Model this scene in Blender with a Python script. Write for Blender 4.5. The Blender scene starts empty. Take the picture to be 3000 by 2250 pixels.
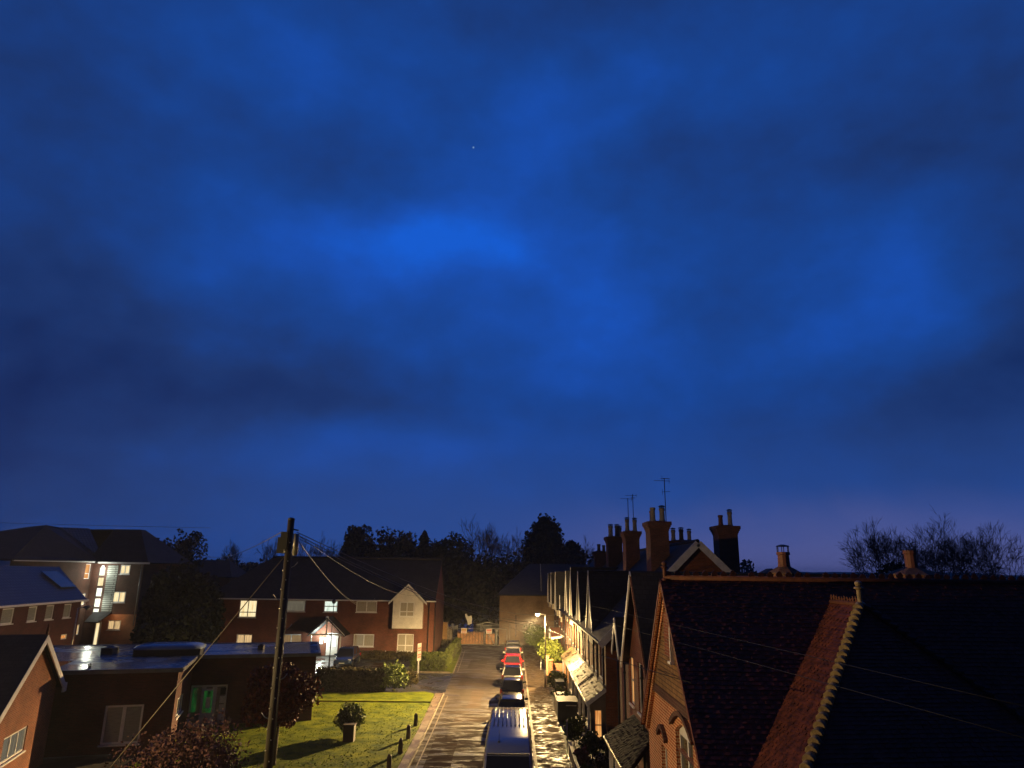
import bpy, math, random
from mathutils import Vector as V, Matrix
R=math.radians
S=bpy.context.scene
COL=S.collection
rnd=random.Random(7)
Z=V((0,0,1))

# ------------------------------------------------------------------ helpers
def tag(o,label=None,cat=None,group=None,kind=None):
    if label: o['label']=label
    if cat: o['category']=cat
    if group: o['group']=group
    if kind: o['kind']=kind
    return o

def thing(name,label,cat,loc=(0,0,0),rz=0,group=None):
    o=bpy.data.objects.new(name,None); COL.objects.link(o)
    o.location=loc; o.rotation_euler=(0,0,rz); o.empty_display_size=.2
    return tag(o,label,cat,group)

class MB:
    def __init__(s): s.v=[];s.f=[];s.m=[];s.sm=[]
    def face(s,pts,mi=0,sm=False):
        b=len(s.v); s.v+= [V(p) for p in pts]; s.f.append(list(range(b,b+len(pts)))); s.m.append(mi); s.sm.append(sm); return s
    def box(s,a,b,mi=0):
        x0,y0,z0=a;x1,y1,z1=b
        x0,x1=min(x0,x1),max(x0,x1);y0,y1=min(y0,y1),max(y0,y1);z0,z1=min(z0,z1),max(z0,z1)
        return s.obox(V((x0,y0,z0)),V((x1-x0,0,0)),V((0,y1-y0,0)),V((0,0,z1-z0)),mi)
    def obox(s,o,a,b,c,mi=0):
        o,a,b,c=V(o),V(a),V(b),V(c)
        if a.cross(b).dot(c)<0: a,b=b,a
        p=[o,o+a,o+a+b,o+b,o+c,o+a+c,o+a+b+c,o+b+c]; k=len(s.v); s.v+=p
        for q in ((3,2,1,0),(4,5,6,7),(0,1,5,4),(1,2,6,5),(2,3,7,6),(3,0,4,7)):
            s.f.append([k+i for i in q]); s.m.append(mi); s.sm.append(False)
        return s
    def bar(s,p,q,w,h,up=Z,mi=0):
        p,q=V(p),V(q); d=(q-p).normalized(); sd=d.cross(V(up)).normalized(); u2=sd.cross(d)
        return s.obox(p-sd*w/2-u2*h/2,q-p,sd*w,u2*h,mi)
    def ring(s,c,ax,r,n):
        ax=V(ax).normalized(); t=ax.cross(V((1,0,0))) if abs(ax.x)<.9 else ax.cross(V((0,1,0)))
        t.normalize(); b=ax.cross(t)
        return [V(c)+(t*math.cos(2*math.pi*i/n)+b*math.sin(2*math.pi*i/n))*r for i in range(n)]
    def cyl(s,p,q,r0,r1=None,n=10,mi=0,cap=True):
        return s.tube([p,q],[r0,r0 if r1 is None else r1],n,mi,cap)
    def tube(s,pts,rs,n=6,mi=0,cap=True):
        pts=[V(p) for p in pts]
        if not isinstance(rs,(list,tuple)): rs=[rs]*len(pts)
        k=len(s.v)
        for i,p in enumerate(pts):
            d=(pts[min(i+1,len(pts)-1)]-pts[max(i-1,0)])
            s.v+=s.ring(p,d,rs[i],n)
        for i in range(len(pts)-1):
            for j in range(n):
                a=k+i*n+j;b=k+i*n+(j+1)%n
                s.f.append([a,b,b+n,a+n]); s.m.append(mi); s.sm.append(True)
        if cap:
            s.f.append([k+j for j in range(n)][::-1]); s.m.append(mi); s.sm.append(False)
            e=k+(len(pts)-1)*n; s.f.append([e+j for j in range(n)]); s.m.append(mi); s.sm.append(False)
        return s
    def lathe(s,c,prof,n=14,mi=0):
        c=V(c); return s.tube2([c+Z*z for r,z in prof],[r for r,z in prof],n,mi)
    def tube2(s,pts,rs,n,mi):
        k=len(s.v)
        for p,r in zip(pts,rs): s.v+=[p+V((math.cos(2*math.pi*i/n)*r,math.sin(2*math.pi*i/n)*r,0)) for i in range(n)]
        for i in range(len(pts)-1):
            for j in range(n):
                a=k+i*n+j;b=k+i*n+(j+1)%n
                s.f.append([a,b,b+n,a+n]); s.m.append(mi); s.sm.append(False)
        s.f.append([k+j for j in range(n)][::-1]); s.m.append(mi); s.sm.append(False)
        e=k+(len(pts)-1)*n; s.f.append([e+j for j in range(n)]); s.m.append(mi); s.sm.append(False)
        return s
    def slab(s,pts,th,mi=0,mi2=None):
        pts=[V(p) for p in pts]; n=(pts[1]-pts[0]).cross(pts[2]-pts[0]).normalized()
        if n.z<0: pts=pts[::-1]; n=-n
        lo=[p-n*th for p in pts]; m2=mi if mi2 is None else mi2
        s.face(pts,mi); s.face(lo[::-1],m2)
        for i in range(len(pts)):
            j=(i+1)%len(pts); s.face([lo[i],lo[j],pts[j],pts[i]],m2)
        return s
    def prism(s,pts,d,mi=0):
        pts=[V(p) for p in pts]; d=V(d); q=[p+d for p in pts]
        n=(pts[1]-pts[0]).cross(pts[2]-pts[0])
        if n.dot(d)>0: s.face(pts[::-1],mi); s.face(q,mi)
        else: s.face(pts,mi); s.face(q[::-1],mi)
        for i in range(len(pts)):
            j=(i+1)%len(pts)
            f=[pts[i],pts[j],q[j],q[i]]
            s.face(f if n.dot(d)>0 else f[::-1],mi)
        return s
    def loft(s,secs,mi=0,cap=True,sm=True):
        n=len(secs[0]);k=len(s.v)
        for c in secs: s.v+=[V(p) for p in c]
        for i in range(len(secs)-1):
            for j in range(n):
                a=k+i*n+j;b=k+i*n+(j+1)%n
                s.f.append([a,b,b+n,a+n]); s.m.append(mi); s.sm.append(sm)
        if cap:
            s.f.append([k+j for j in range(n)][::-1]); s.m.append(mi); s.sm.append(False)
            e=k+(len(secs)-1)*n; s.f.append([e+j for j in range(n)]); s.m.append(mi); s.sm.append(False)
        return s
    def build(s,name,mats,parent=None,label=None):
        me=bpy.data.meshes.new(name); me.from_pydata([tuple(v) for v in s.v],[],s.f)
        if not isinstance(mats,(list,tuple)): mats=[mats]
        for m in mats: me.materials.append(m)
        uv=me.uv_layers.new(name='UVMap')
        L=[]
        for p in me.polygons:
            p.material_index=s.m[p.index]; p.use_smooth=s.sm[p.index]
            n=p.normal
            if abs(n.z)>.98: t=V((1,0,0)); b=V((0,1,0))
            else:
                t=Z.cross(n).normalized(); b=n.cross(t)
            for li in p.loop_indices:
                c=me.vertices[me.loops[li].vertex_index].co
                L+= [c.dot(t),c.dot(b)]
        uv.data.foreach_set('uv',L)
        me.update()
        o=bpy.data.objects.new(name,me); COL.objects.link(o)
        if parent: o.parent=parent
        if label: o['label']=label
        return o

def children(o): return [c for c in bpy.data.objects if c.parent==o]
def copy_tree(o,parent=None):
    c=o.copy(); COL.objects.link(c); c.parent=parent
    for ch in children(o): copy_tree(ch,c)
    return c

# ------------------------------------------------------------------ materials
MC={}
def nodes(name):
    m=bpy.data.materials.new(name); m.use_nodes=True; nt=m.node_tree; b=nt.nodes['Principled BSDF']; return m,nt,b
def N(nt,t,**k):
    n=nt.nodes.new(t)
    for a,v in k.items():
        if a in n.inputs: n.inputs[a].default_value=v
        else: setattr(n,a,v)
    return n
def c4(c): return (c[0],c[1],c[2],1)
def coords(nt,uv,scale=None):
    tc=nt.nodes.new('ShaderNodeTexCoord'); out=tc.outputs['UV' if uv else 'Object']
    if scale:
        mp=nt.nodes.new('ShaderNodeMapping'); mp.inputs['Scale'].default_value=scale; nt.links.new(out,mp.inputs[0]); out=mp.outputs[0]
    return out
def plain(name,col,rough=.6,metal=0,var=.25,sc=3.,bump=.0,bsc=40.,uv=False,spec=.5,stretch=None,coat=0):
    if name in MC: return MC[name]
    m,nt,b=nodes(name); l=nt.links.new
    co=coords(nt,uv,stretch)
    n1=N(nt,'ShaderNodeTexNoise',Scale=sc,Detail=6.,Roughness=.6); l(co,n1.inputs[0])
    r=nt.nodes.new('ShaderNodeValToRGB'); r.color_ramp.elements[0].position=.3; r.color_ramp.elements[1].position=.7
    r.color_ramp.elements[0].color=c4([x*(1-var) for x in col]); r.color_ramp.elements[1].color=c4([min(1,x*(1+var)) for x in col])
    l(n1.outputs[0],r.inputs[0]); l(r.outputs[0],b.inputs['Base Color'])
    b.inputs['Roughness'].default_value=rough; b.inputs['Metallic'].default_value=metal; b.inputs['Specular IOR Level'].default_value=spec
    b.inputs['Coat Weight'].default_value=coat
    if bump:
        n2=N(nt,'ShaderNodeTexNoise',Scale=bsc,Detail=4.); l(co,n2.inputs[0])
        bp=N(nt,'ShaderNodeBump',Strength=bump,Distance=.02); l(n2.outputs[0],bp.inputs['Height']); l(bp.outputs[0],b.inputs['Normal'])
    MC[name]=m; return m
def bricky(name,c1,c2,mortar,w=.225,h=.075,ms=.008,rough=.8,bump=.5,squash=1,off=.5,spec=.3,rlo=None):
    if name in MC: return MC[name]
    m,nt,b=nodes(name); l=nt.links.new
    co=coords(nt,True)
    br=N(nt,'ShaderNodeTexBrick'); br.offset=off
    for k,v in (('Scale',1.),('Mortar Size',ms),('Mortar Smooth',.2),('Bias',0.),('Brick Width',w),('Row Height',h)): br.inputs[k].default_value=v
    br.inputs['Color1'].default_value=c4(c1); br.inputs['Color2'].default_value=c4(c2); br.inputs['Mortar'].default_value=c4(mortar)
    l(co,br.inputs['Vector'])
    n1=N(nt,'ShaderNodeTexNoise',Scale=.7,Detail=6.,Roughness=.65); l(co,n1.inputs[0])
    r=nt.nodes.new('ShaderNodeValToRGB'); r.color_ramp.elements[0].position=.3; r.color_ramp.elements[1].position=.7
    r.color_ramp.elements[0].color=(.6,.6,.6,1); r.color_ramp.elements[1].color=(1.15,1.12,1.1,1)
    l(n1.outputs[0],r.inputs[0])
    mx=N(nt,'ShaderNodeMix',data_type='RGBA',blend_type='MULTIPLY'); mx.inputs[0].default_value=1
    l(br.outputs['Color'],mx.inputs[6]); l(r.outputs[0],mx.inputs[7]); l(mx.outputs[2],b.inputs['Base Color'])
    b.inputs['Roughness'].default_value=rough; b.inputs['Specular IOR Level'].default_value=spec
    if rlo is not None:
        mr=N(nt,'ShaderNodeMapRange'); mr.inputs['From Min'].default_value=.4; mr.inputs['From Max'].default_value=.6; mr.inputs['To Min'].default_value=rlo; mr.inputs['To Max'].default_value=rough
        n3=N(nt,'ShaderNodeTexNoise',Scale=3.,Detail=4.); l(co,n3.inputs[0]); l(n3.outputs[0],mr.inputs[0]); l(mr.outputs[0],b.inputs['Roughness'])
    iv=N(nt,'ShaderNodeMath',operation='MULTIPLY_ADD'); iv.inputs[1].default_value=-1.; 
    n2=N(nt,'ShaderNodeTexNoise',Scale=12.,Detail=4.); l(co,n2.inputs[0]); l(br.outputs['Fac'],iv.inputs[0]); l(n2.outputs[0],iv.inputs[2])
    bp=N(nt,'ShaderNodeBump',Strength=bump,Distance=.02); l(iv.outputs[0],bp.inputs['Height']); l(bp.outputs[0],b.inputs['Normal'])
    MC[name]=m; return m
def glow(name,col,st,fold=0,col2=None,mid=None):
    """lit pane: curtain folds / blinds seen through a lit window"""
    if name in MC: return MC[name]
    m,nt,b=nodes(name); l=nt.links.new
    b.inputs['Base Color'].default_value=(.02,.02,.02,1); b.inputs['Roughness'].default_value=.15
    co=coords(nt,True,(fold or 1.,.35,1))
    n1=N(nt,'ShaderNodeTexNoise',Scale=2.2,Detail=3.,Roughness=.5); l(co,n1.inputs[0])
    r=nt.nodes.new('ShaderNodeValToRGB'); r.color_ramp.elements[0].position=.35; r.color_ramp.elements[1].position=.62
    c2=col2 or [x*.45 for x in col]
    r.color_ramp.elements[0].color=c4(c2); r.color_ramp.elements[1].color=c4(col)
    l(n1.outputs[0],r.inputs[0]); l(r.outputs[0],b.inputs['Emission Color']); b.inputs['Emission Strength'].default_value=st
    MC[name]=m; return m

brick_red=bricky('red_brick',(.30,.085,.04),(.20,.05,.03),(.30,.25,.19))
brick_house=bricky('brown_brick',(.28,.08,.03),(.19,.05,.02),(.2,.13,.08),bump=.3)
brick_mar=bricky('maroon_brick',(.11,.032,.028),(.075,.024,.022),(.08,.06,.05),bump=.3)
brick_dark=bricky('dark_brick',(.12,.045,.03),(.08,.03,.02),(.14,.11,.09))
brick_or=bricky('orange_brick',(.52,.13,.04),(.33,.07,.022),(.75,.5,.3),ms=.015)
brick_old=bricky('yellowed_brick',(.22,.13,.07),(.17,.09,.05),(.2,.17,.12),bump=.3)
brick_ch=bricky('chimney_brick',(.30,.10,.055),(.18,.065,.04),(.25,.2,.15),bump=.8)
tile_hung=bricky('hung_tiles',(.33,.2,.09),(.24,.13,.06),(.09,.05,.03),w=.17,h=.11,ms=.012,bump=.9)
slate=bricky('slate_tiles',(.035,.033,.038),(.022,.022,.027),(.012,.012,.014),w=.28,h=.22,ms=.012,rough=.75,bump=.6,spec=.3)
slate_wet=bricky('wet_slate_tiles',(.055,.05,.05),(.035,.032,.034),(.015,.014,.014),w=.3,h=.24,ms=.012,rough=.5,bump=.6,spec=.5,rlo=.25)
pantile=bricky('blue_pantiles',(.075,.07,.08),(.05,.05,.06),(.012,.012,.015),w=.33,h=.38,ms=.05,rough=.4,bump=1.,off=0,spec=.5)
claytile=bricky('clay_tiles',(.26,.07,.035),(.11,.035,.025),(.02,.012,.01),w=.17,h=.115,ms=.012,rough=.7,bump=1.,spec=.35)
claytile_dk=bricky('dark_clay_tiles',(.055,.03,.025),(.032,.02,.02),(.012,.009,.009),w=.17,h=.115,ms=.012,rough=.7,bump=1.,spec=.35)
shingle=bricky('porch_tiles',(.06,.04,.02),(.03,.02,.011),(.008,.006,.005),w=.3,h=.3,ms=.05,rough=.7,bump=1.,spec=.25)
shingle_dk=bricky('old_porch_tiles',(.04,.028,.022),(.02,.015,.013),(.006,.005,.005),w=.26,h=.22,ms=.03,rough=.75,bump=1.2,spec=.2)
clad=bricky('weatherboard',(.34,.36,.34),(.3,.32,.3),(.03,.03,.03),w=6.,h=.19,ms=.03,rough=.6,bump=.8)
ridge_clay=plain('ridge_clay',(.13,.042,.022),.7,var=.4,sc=6,bump=.4)
ridge_pale=plain('pale_ridge_tile',(.30,.22,.12),.5,var=.5,sc=7,bump=.6,spec=.6)
white=plain('white_upvc',(.78,.76,.76),.4,var=.08,sc=8)
white_paint=plain('white_painted_timber',(.7,.68,.69),.5,var=.15,sc=4,bump=.2)
grey_paint=plain('grey_paint',(.33,.3,.27),.6,var=.2)
render_w=plain('cream_render',(.75,.7,.66),.75,var=.12,sc=2,bump=.3)
render_g=plain('grey_render',(.15,.11,.085),.8,var=.25,sc=2,bump=.3)
black_pl=plain('black_plastic',(.012,.012,.013),.6,var=.2)
dark_metal=plain('dark_metal',(.03,.03,.032),.45,metal=.3,var=.3)
galv=plain('galvanised_steel',(.33,.32,.3),.42,metal=.5,var=.25,sc=5)
wood=plain('weathered_wood',(.12,.075,.045),.75,var=.5,sc=5,bump=.6,bsc=30,stretch=(6,6,.6))
wood_or=plain('orange_wood',(.34,.15,.055),.6,var=.45,sc=3,bump=.4)
pole_wood=plain('pole_wood',(.035,.026,.018),.55,var=.5,sc=4,bump=.5,stretch=(8,8,.4),spec=.6)
cable=plain('cable',(.07,.065,.06),.4,var=.2)
cable_dk=plain('dark_cable',(.02,.018,.017),.6,var=.2,spec=.2)
bark=plain('bark',(.05,.035,.025),.8,var=.5,sc=5,bump=.8)
bark_far=plain('bare_twig_bark',(.075,.055,.045),.85,var=.3)
felt=None
tile_red=plain('laid_clay_tile',(.125,.034,.014),.65,var=.75,sc=5,bump=.3,spec=.35)
tile_dk=plain('laid_dark_clay_tile',(.13,.038,.032),.65,var=.5,sc=4,bump=.3,spec=.3)
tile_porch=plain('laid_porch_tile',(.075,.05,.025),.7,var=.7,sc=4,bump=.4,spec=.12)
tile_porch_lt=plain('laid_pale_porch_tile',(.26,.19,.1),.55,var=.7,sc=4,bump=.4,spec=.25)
tile_porch_dk=plain('laid_old_porch_tile',(.022,.016,.013),.8,var=.6,sc=4,bump=.4,spec=.06)
def wet(name,lo,hi,sc,r0,r1,bump=.25,bsc=9,pud=.5,uvs=None,spec=.6,dry=None,psc=.55):
    if name in MC: return MC[name]
    m,nt,b=nodes(name); l=nt.links.new
    co=coords(nt,False,uvs)
    n1=N(nt,'ShaderNodeTexNoise',Scale=sc,Detail=9.,Roughness=.68); l(co,n1.inputs[0])
    r=nt.nodes.new('ShaderNodeValToRGB'); r.color_ramp.elements[0].position=.36; r.color_ramp.elements[1].position=.66
    r.color_ramp.elements[0].color=c4(lo); r.color_ramp.elements[1].color=c4(hi); l(n1.outputs[0],r.inputs[0]); l(r.outputs[0],b.inputs['Base Color'])
    n2=N(nt,'ShaderNodeTexNoise',Scale=sc*psc,Detail=5.,Roughness=.6,Distortion=.6); l(co,n2.inputs[0])
    mr=N(nt,'ShaderNodeMapRange'); mr.inputs['From Min'].default_value=pud-.06; mr.inputs['From Max'].default_value=pud+.06; mr.inputs['To Min'].default_value=r0; mr.inputs['To Max'].default_value=r1
    l(n2.outputs[0],mr.inputs[0]); l(mr.outputs[0],b.inputs['Roughness'])
    n3=N(nt,'ShaderNodeTexNoise',Scale=bsc,Detail=5.,Roughness=.6); l(co,n3.inputs[0])
    n4=N(nt,'ShaderNodeTexNoise',Scale=90.,Detail=2.); l(co,n4.inputs[0])
    ad=N(nt,'ShaderNodeMath',operation='MULTIPLY_ADD'); ad.inputs[1].default_value=.18; l(n4.outputs[0],ad.inputs[0]); l(n3.outputs[0],ad.inputs[2])
    bp=N(nt,'ShaderNodeBump',Strength=bump,Distance=.03); l(ad.outputs[0],bp.inputs['Height']); l(bp.outputs[0],b.inputs['Normal'])
    b.inputs['Specular IOR Level'].default_value=spec
    if dry is not None:
        ms_=N(nt,'ShaderNodeMapRange')
        for k_,v_ in (('From Min',pud-.05),('From Max',pud+.05),('To Min',spec),('To Max',dry)): ms_.inputs[k_].default_value=v_
        l(n2.outputs[0],ms_.inputs[0]); l(ms_.outputs[0],b.inputs['Specular IOR Level'])
        b.inputs['IOR'].default_value=1.33
    MC[name]=m; return m
asphalt=wet('wet_asphalt',(.05,.04,.035),(.105,.085,.07),1.1,.34,.95,.7,6,.46,(.5,1.7,1),spec=.5,dry=.0,psc=.8)
paving=wet('wet_paving',(.04,.03,.02),(.11,.08,.055),1.3,.3,.9,1.,7,.45,(.9,1.8,1.),spec=.35,dry=.0,psc=1.6)
carpark=wet('wet_carpark',(.02,.02,.022),(.045,.042,.04),.9,.2,.6,.3,6,.5)
reflm=wet('wet_reflection',(.07,.08,.08),(.18,.2,.19),1.2,.12,.45,.5,5,.55,spec=.9)
soil=wet('dark_soil',(.018,.014,.01),(.04,.03,.02),.5,.6,.9,.5,4,.5)
earth=wet('verge_earth',(.10,.065,.04),(.18,.12,.07),2.,.4,.7,.4,9,.5)
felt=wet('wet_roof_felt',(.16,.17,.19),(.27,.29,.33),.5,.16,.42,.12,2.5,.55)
kerbm=plain('kerb_stone',(.2,.16,.12),.7,var=.4,sc=3,bump=.4,spec=.15)
linem=plain('worn_yellow_line',(.2,.15,.09),.5,var=.4,sc=6)
grassm=wet('lawn_grass',(.035,.06,.004),(.175,.19,.008),1.1,.8,.95,.6,12,.5,spec=.06)
blade=plain('grass_blade',(.11,.13,.006),.8,var=.5,sc=2,spec=.08)
def leafm(name,c,var=.6,sc=1.5,rough=.6,spec=.15): return plain(name,c,rough,var=var,sc=sc,spec=spec)
leaf_dark=leafm('evergreen_needles',(.018,.024,.014))
leaf_ev=leafm('holly_leaves',(.014,.02,.012))
leaf_olive=leafm('olive_leaves',(.035,.035,.018))
leaf_grey=leafm('greygreen_leaves',(.045,.055,.04))
leaf_red=leafm('copper_leaves',(.12,.038,.022),.6,2.5)
leaf_pink=leafm('pink_smokebush_leaves',(.12,.06,.058),.6,3)
leaf_green=leafm('shrub_leaves',(.075,.10,.02),.6,3)
leaf_hedge=leafm('hedge_leaves',(.075,.09,.016),.5,3)
leaf_dkb=leafm('dark_hedge_leaves',(.03,.026,.012),.6,2)
leaf_brown=leafm('brown_hedge_leaves',(.07,.055,.02),.6,2)
glass_dk=plain('dark_glass',(.012,.013,.016),.06,var=.2,spec=.8)
curtain=plain('net_curtain_pane',(.42,.38,.32),.25,var=.25,sc=3,uv=True,stretch=(9,.4,1))
curtain_g=plain('dim_blind_pane',(.30,.30,.28),.25,var=.2,sc=3,uv=True,stretch=(1,6,1))
win_warm=glow('warm_lit_pane',(1.,.66,.30),.85,6)
win_cream=glow('cream_lit_pane',(1.,.85,.5),1.15,3,(.8,.58,.27))
win_orange=glow('orange_lit_pane',(1.,.48,.14),.9,6,(.55,.16,.03))
win_white=glow('white_lit_pane',(.9,1.,.86),1.1,3,(.5,.62,.5))
win_dim=glow('dim_lit_pane',(.6,.38,.17),.42,5,(.4,.24,.1))
win_dimg=glow('dim_grey_lit_pane',(.5,.44,.3),.26,5,(.32,.28,.2))
win_blue=glow('pale_blue_lit_pane',(.3,.42,.55),.32,2,(.12,.2,.34))
win_green=glow('green_lit_pane',(.01,.33,.06),.16,1.2,(.002,.02,.008))

# ------------------------------------------------------------------ architectural helpers
class Wall:
    def __init__(s,p0,t,n): s.p0=V(p0);s.t=V(t).normalized();s.n=V(n).normalized()
    def p(s,u,z,d=0): return s.p0+s.t*u+s.n*d+Z*z
    def make(s,mb,L,z0,z1,holes=(),mi=0,rev=.12,gable=None,mir=None):
        us=sorted({0,L}|{h[0] for h in holes}|{h[1] for h in holes}); zs=sorted({z0,z1}|{h[2] for h in holes}|{h[3] for h in holes})
        us=[u for u in us if 0<=u<=L]; zs=[z for z in zs if z0<=z<=z1]
        fl=s.t.cross(Z).dot(s.n)<0
        def q(a,m): mb.face(a[::-1] if fl else a,m)
        for i in range(len(us)-1):
            for j in range(len(zs)-1):
                um=(us[i]+us[i+1])/2; zm=(zs[j]+zs[j+1])/2
                if any(h[0]<um<h[1] and h[2]<zm<h[3] for h in holes): continue
                q([s.p(us[i],zs[j]),s.p(us[i+1],zs[j]),s.p(us[i+1],zs[j+1]),s.p(us[i],zs[j+1])],mi)
        for a,b,c,d in holes:
            m=mi if mir is None else mir
            q([s.p(a,c),s.p(a,c,-rev),s.p(a,d,-rev),s.p(a,d)][::-1],m); q([s.p(b,c),s.p(b,c,-rev),s.p(b,d,-rev),s.p(b,d)],m)
            q([s.p(a,c),s.p(b,c),s.p(b,c,-rev),s.p(a,c,-rev)][::-1],m); q([s.p(a,d),s.p(b,d),s.p(b,d,-rev),s.p(a,d,-rev)],m)
        if gable: q([s.p(0,z1),s.p(L,z1),s.p(gable[0],gable[1])],mi)
    def window(s,par,a,b,c,d,pane,cols=2,rows=1,frame=None,rec=.05,fw=.065,sill=True,split=None,name='window',label=None,sillm=None,mull=None):
        """frame in the hole a..b x c..d; pane and sill are sub-parts"""
        frame=frame or white
        f=MB(); dp=.06
        def bx(u0,u1,z0,z1,e=0): f.obox(s.p(u0,z0,-rec-dp+0),s.t*(u1-u0),s.n*(dp+e),Z*(z1-z0))
        bx(a,b,c,c+fw);bx(a,b,d-fw,d);bx(a,a+fw,c+fw,d-fw);bx(b-fw,b,c+fw,d-fw)
        iw=(b-a-2*fw)
        mw=mull or fw
        for k in range(1,cols):
            u=a+fw+iw*k/cols; bx(u-mw/2,u+mw/2,c+fw,d-fw,.004)
        zz=[c+fw+(d-c-2*fw)*k/rows for k in range(1,rows)] if split is None else [c+(d-c)*split]
        for z in zz: bx(a+fw,b-fw,z-fw/2,z+fw/2,.002)
        fo=f.build(name,frame,par,label)
        g=MB(); g.face([s.p(a+.01,c+.01,-rec-.045),s.p(b-.01,c+.01,-rec-.045),s.p(b-.01,d-.01,-rec-.045),s.p(a+.01,d-.01,-rec-.045)]); g.build('pane',pane,fo)
        if sill:
            k=MB(); k.obox(s.p(a-.06,c-.07,-rec),s.t*(b-a+.12),s.n*(rec+.07),Z*.067); k.build('sill',sillm or frame,fo)
        return fo

def downpipe(par,p,q,r=.045,m=None):
    mb=MB(); p,q=V(p),V(q); mb.cyl(p,q,r,n=8)
    n=max(2,int(abs(q.z-p.z)/1.8))
    for i in range(n+1):
        c=p.lerp(q,(i+.2)/(n+.5)); mb.cyl(c-Z*.04,c+Z*.04,r*1.4,n=8)
    return mb.build('downpipe',m or black_pl,par)

# ------------------------------------------------------------------ camera
F=2012.; pch=R(15.2); rho=.0135; yaw=R(.34); CH=9.0
def rotz(v,a): c,s_=math.cos(a),math.sin(a); return V((c*v[0]-s_*v[1],s_*v[0]+c*v[1],v[2]))
r0=V((1,0,0)); f0=V((0,math.cos(pch),math.sin(pch))); u0=V((0,-math.sin(pch),math.cos(pch)))
cr=rotz(r0*math.cos(rho)+u0*math.sin(rho),yaw); cu=rotz(u0*math.cos(rho)-r0*math.sin(rho),yaw); cf=rotz(f0,yaw)
cam=bpy.data.cameras.new('camera'); cam.sensor_width=36; cam.lens=36*F/3000; cam.clip_start=.1; cam.clip_end=6000
co=bpy.data.objects.new('camera',cam); COL.objects.link(co)
M=Matrix(((cr.x,cu.x,-cf.x,0),(cr.y,cu.y,-cf.y,0),(cr.z,cu.z,-cf.z,CH),(0,0,0,1))); co.matrix_world=M
S.camera=co
def wx(px,py,Y):
    d=cr*(px-1500)/F+cu*(1125-py)/F+cf; t_=Y/d.y; return V((d.x*t_,Y,CH+d.z*t_))
def skydir(x,y): return (cr*(x-1500)/F+cu*(1125-y)/F+cf).normalized()

# ------------------------------------------------------------------ sky
W=bpy.data.worlds.new('World'); S.world=W; W.use_nodes=True
nt=W.node_tree; nt.nodes.clear(); l=nt.links.new
out=nt.nodes.new('ShaderNodeOutputWorld'); bg=nt.nodes.new('ShaderNodeBackground'); l(bg.outputs[0],out.inputs[0])
tc=nt.nodes.new('ShaderNodeTexCoord')
def math_(op,a,b=None,c=None):
    n=nt.nodes.new('ShaderNodeMath'); n.operation=op
    for i,x in enumerate((a,b,c)):
        if x is None: continue
        if isinstance(x,(int,float)): n.inputs[i].default_value=x
        else: l(x,n.inputs[i])
    return n.outputs[0]
sp=nt.nodes.new('ShaderNodeSeparateXYZ'); l(tc.outputs['Generated'],sp.inputs[0])
az=math_('ARCTAN2',sp.outputs[0],sp.outputs[1]); el=math_('ARCSINE',math_('MINIMUM',math_('MAXIMUM',sp.outputs[2],-1.),1.))
mp=nt.nodes.new('ShaderNodeMapping'); mp.inputs['Scale'].default_value=(1.7,1.7,2.5); mp.inputs['Location'].default_value=(3.1,1.7,.4); mp.inputs['Rotation'].default_value=(R(12),R(-14),0); l(tc.outputs['Generated'],mp.inputs[0])
wn=N(nt,'ShaderNodeTexNoise',Scale=2.3,Detail=5.,Roughness=.5); l(mp.outputs[0],wn.inputs[0])
ws=nt.nodes.new('ShaderNodeSeparateColor'); l(wn.outputs['Color'],ws.inputs[0])
azw=math_('ADD',az,math_('MULTIPLY',math_('SUBTRACT',ws.outputs[0],.5),.22)); elw=math_('ADD',el,math_('MULTIPLY',math_('SUBTRACT',ws.outputs[1],.5),.17))
cn=N(nt,'ShaderNodeTexNoise',Scale=3.1,Detail=6.,Roughness=.5,Distortion=.35); l(mp.outputs[0],cn.inputs[0])
acc=math_('MULTIPLY_ADD',math_('SUBTRACT',cn.outputs[0],.5),.2,.56)
cn2=N(nt,'ShaderNodeTexNoise',Scale=7.5,Detail=5.,Roughness=.55); l(mp.outputs[0],cn2.inputs[0])
acc=math_('MULTIPLY_ADD',math_('SUBTRACT',cn2.outputs[0],.5),.32,acc)
spots=[(1300,680,230,85,.42),(1020,720,380,140,.30),(850,200,260,170,.20),(1780,330,230,110,.22),(1850,900,220,110,.28),(2640,800,300,140,.34),
 (2350,950,420,200,.12),(1080,1320,380,60,.30),(1520,620,200,260,.14),(1050,860,300,120,.12),(1450,1180,300,100,.1),(2300,1060,300,60,.1),
 (950,500,230,90,-.30),(1920,440,170,80,-.22),(2120,930,230,120,-.22),(1350,830,220,100,-.2),(420,950,420,280,-.14),(0,800,260,600,-.16),(3000,560,260,320,-.26),
 (3000,1050,300,200,-.28),(1350,40,330,120,-.16),(950,1180,420,80,-.2),(2350,620,250,150,-.12),(150,1350,600,260,-.24),(1850,60,200,100,-.1),(2500,450,300,100,-.1),(350,170,400,200,-.08),(2600,1330,500,140,-.12)]
for x,y,sx,sy,a in spots:
    d=skydir(x,y); a0=math.atan2(d.x,d.y); e0=math.asin(d.z)
    ca=max(.5,math.cos(e0)); wa=sx/F/ca*(1/(1+((x-1500)/F)**2)**.5)*.9; we=sy/F*.95
    q=math_('ADD',math_('POWER',math_('DIVIDE',math_('SUBTRACT',azw,a0),wa),2.),math_('POWER',math_('DIVIDE',math_('SUBTRACT',elw,e0),we),2.))
    acc=math_('ADD',acc,math_('MULTIPLY',math_('EXPONENT',math_('MULTIPLY',q,-.45)),a*.78))
rp=nt.nodes.new('ShaderNodeValToRGB'); e=rp.color_ramp.elements
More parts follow.
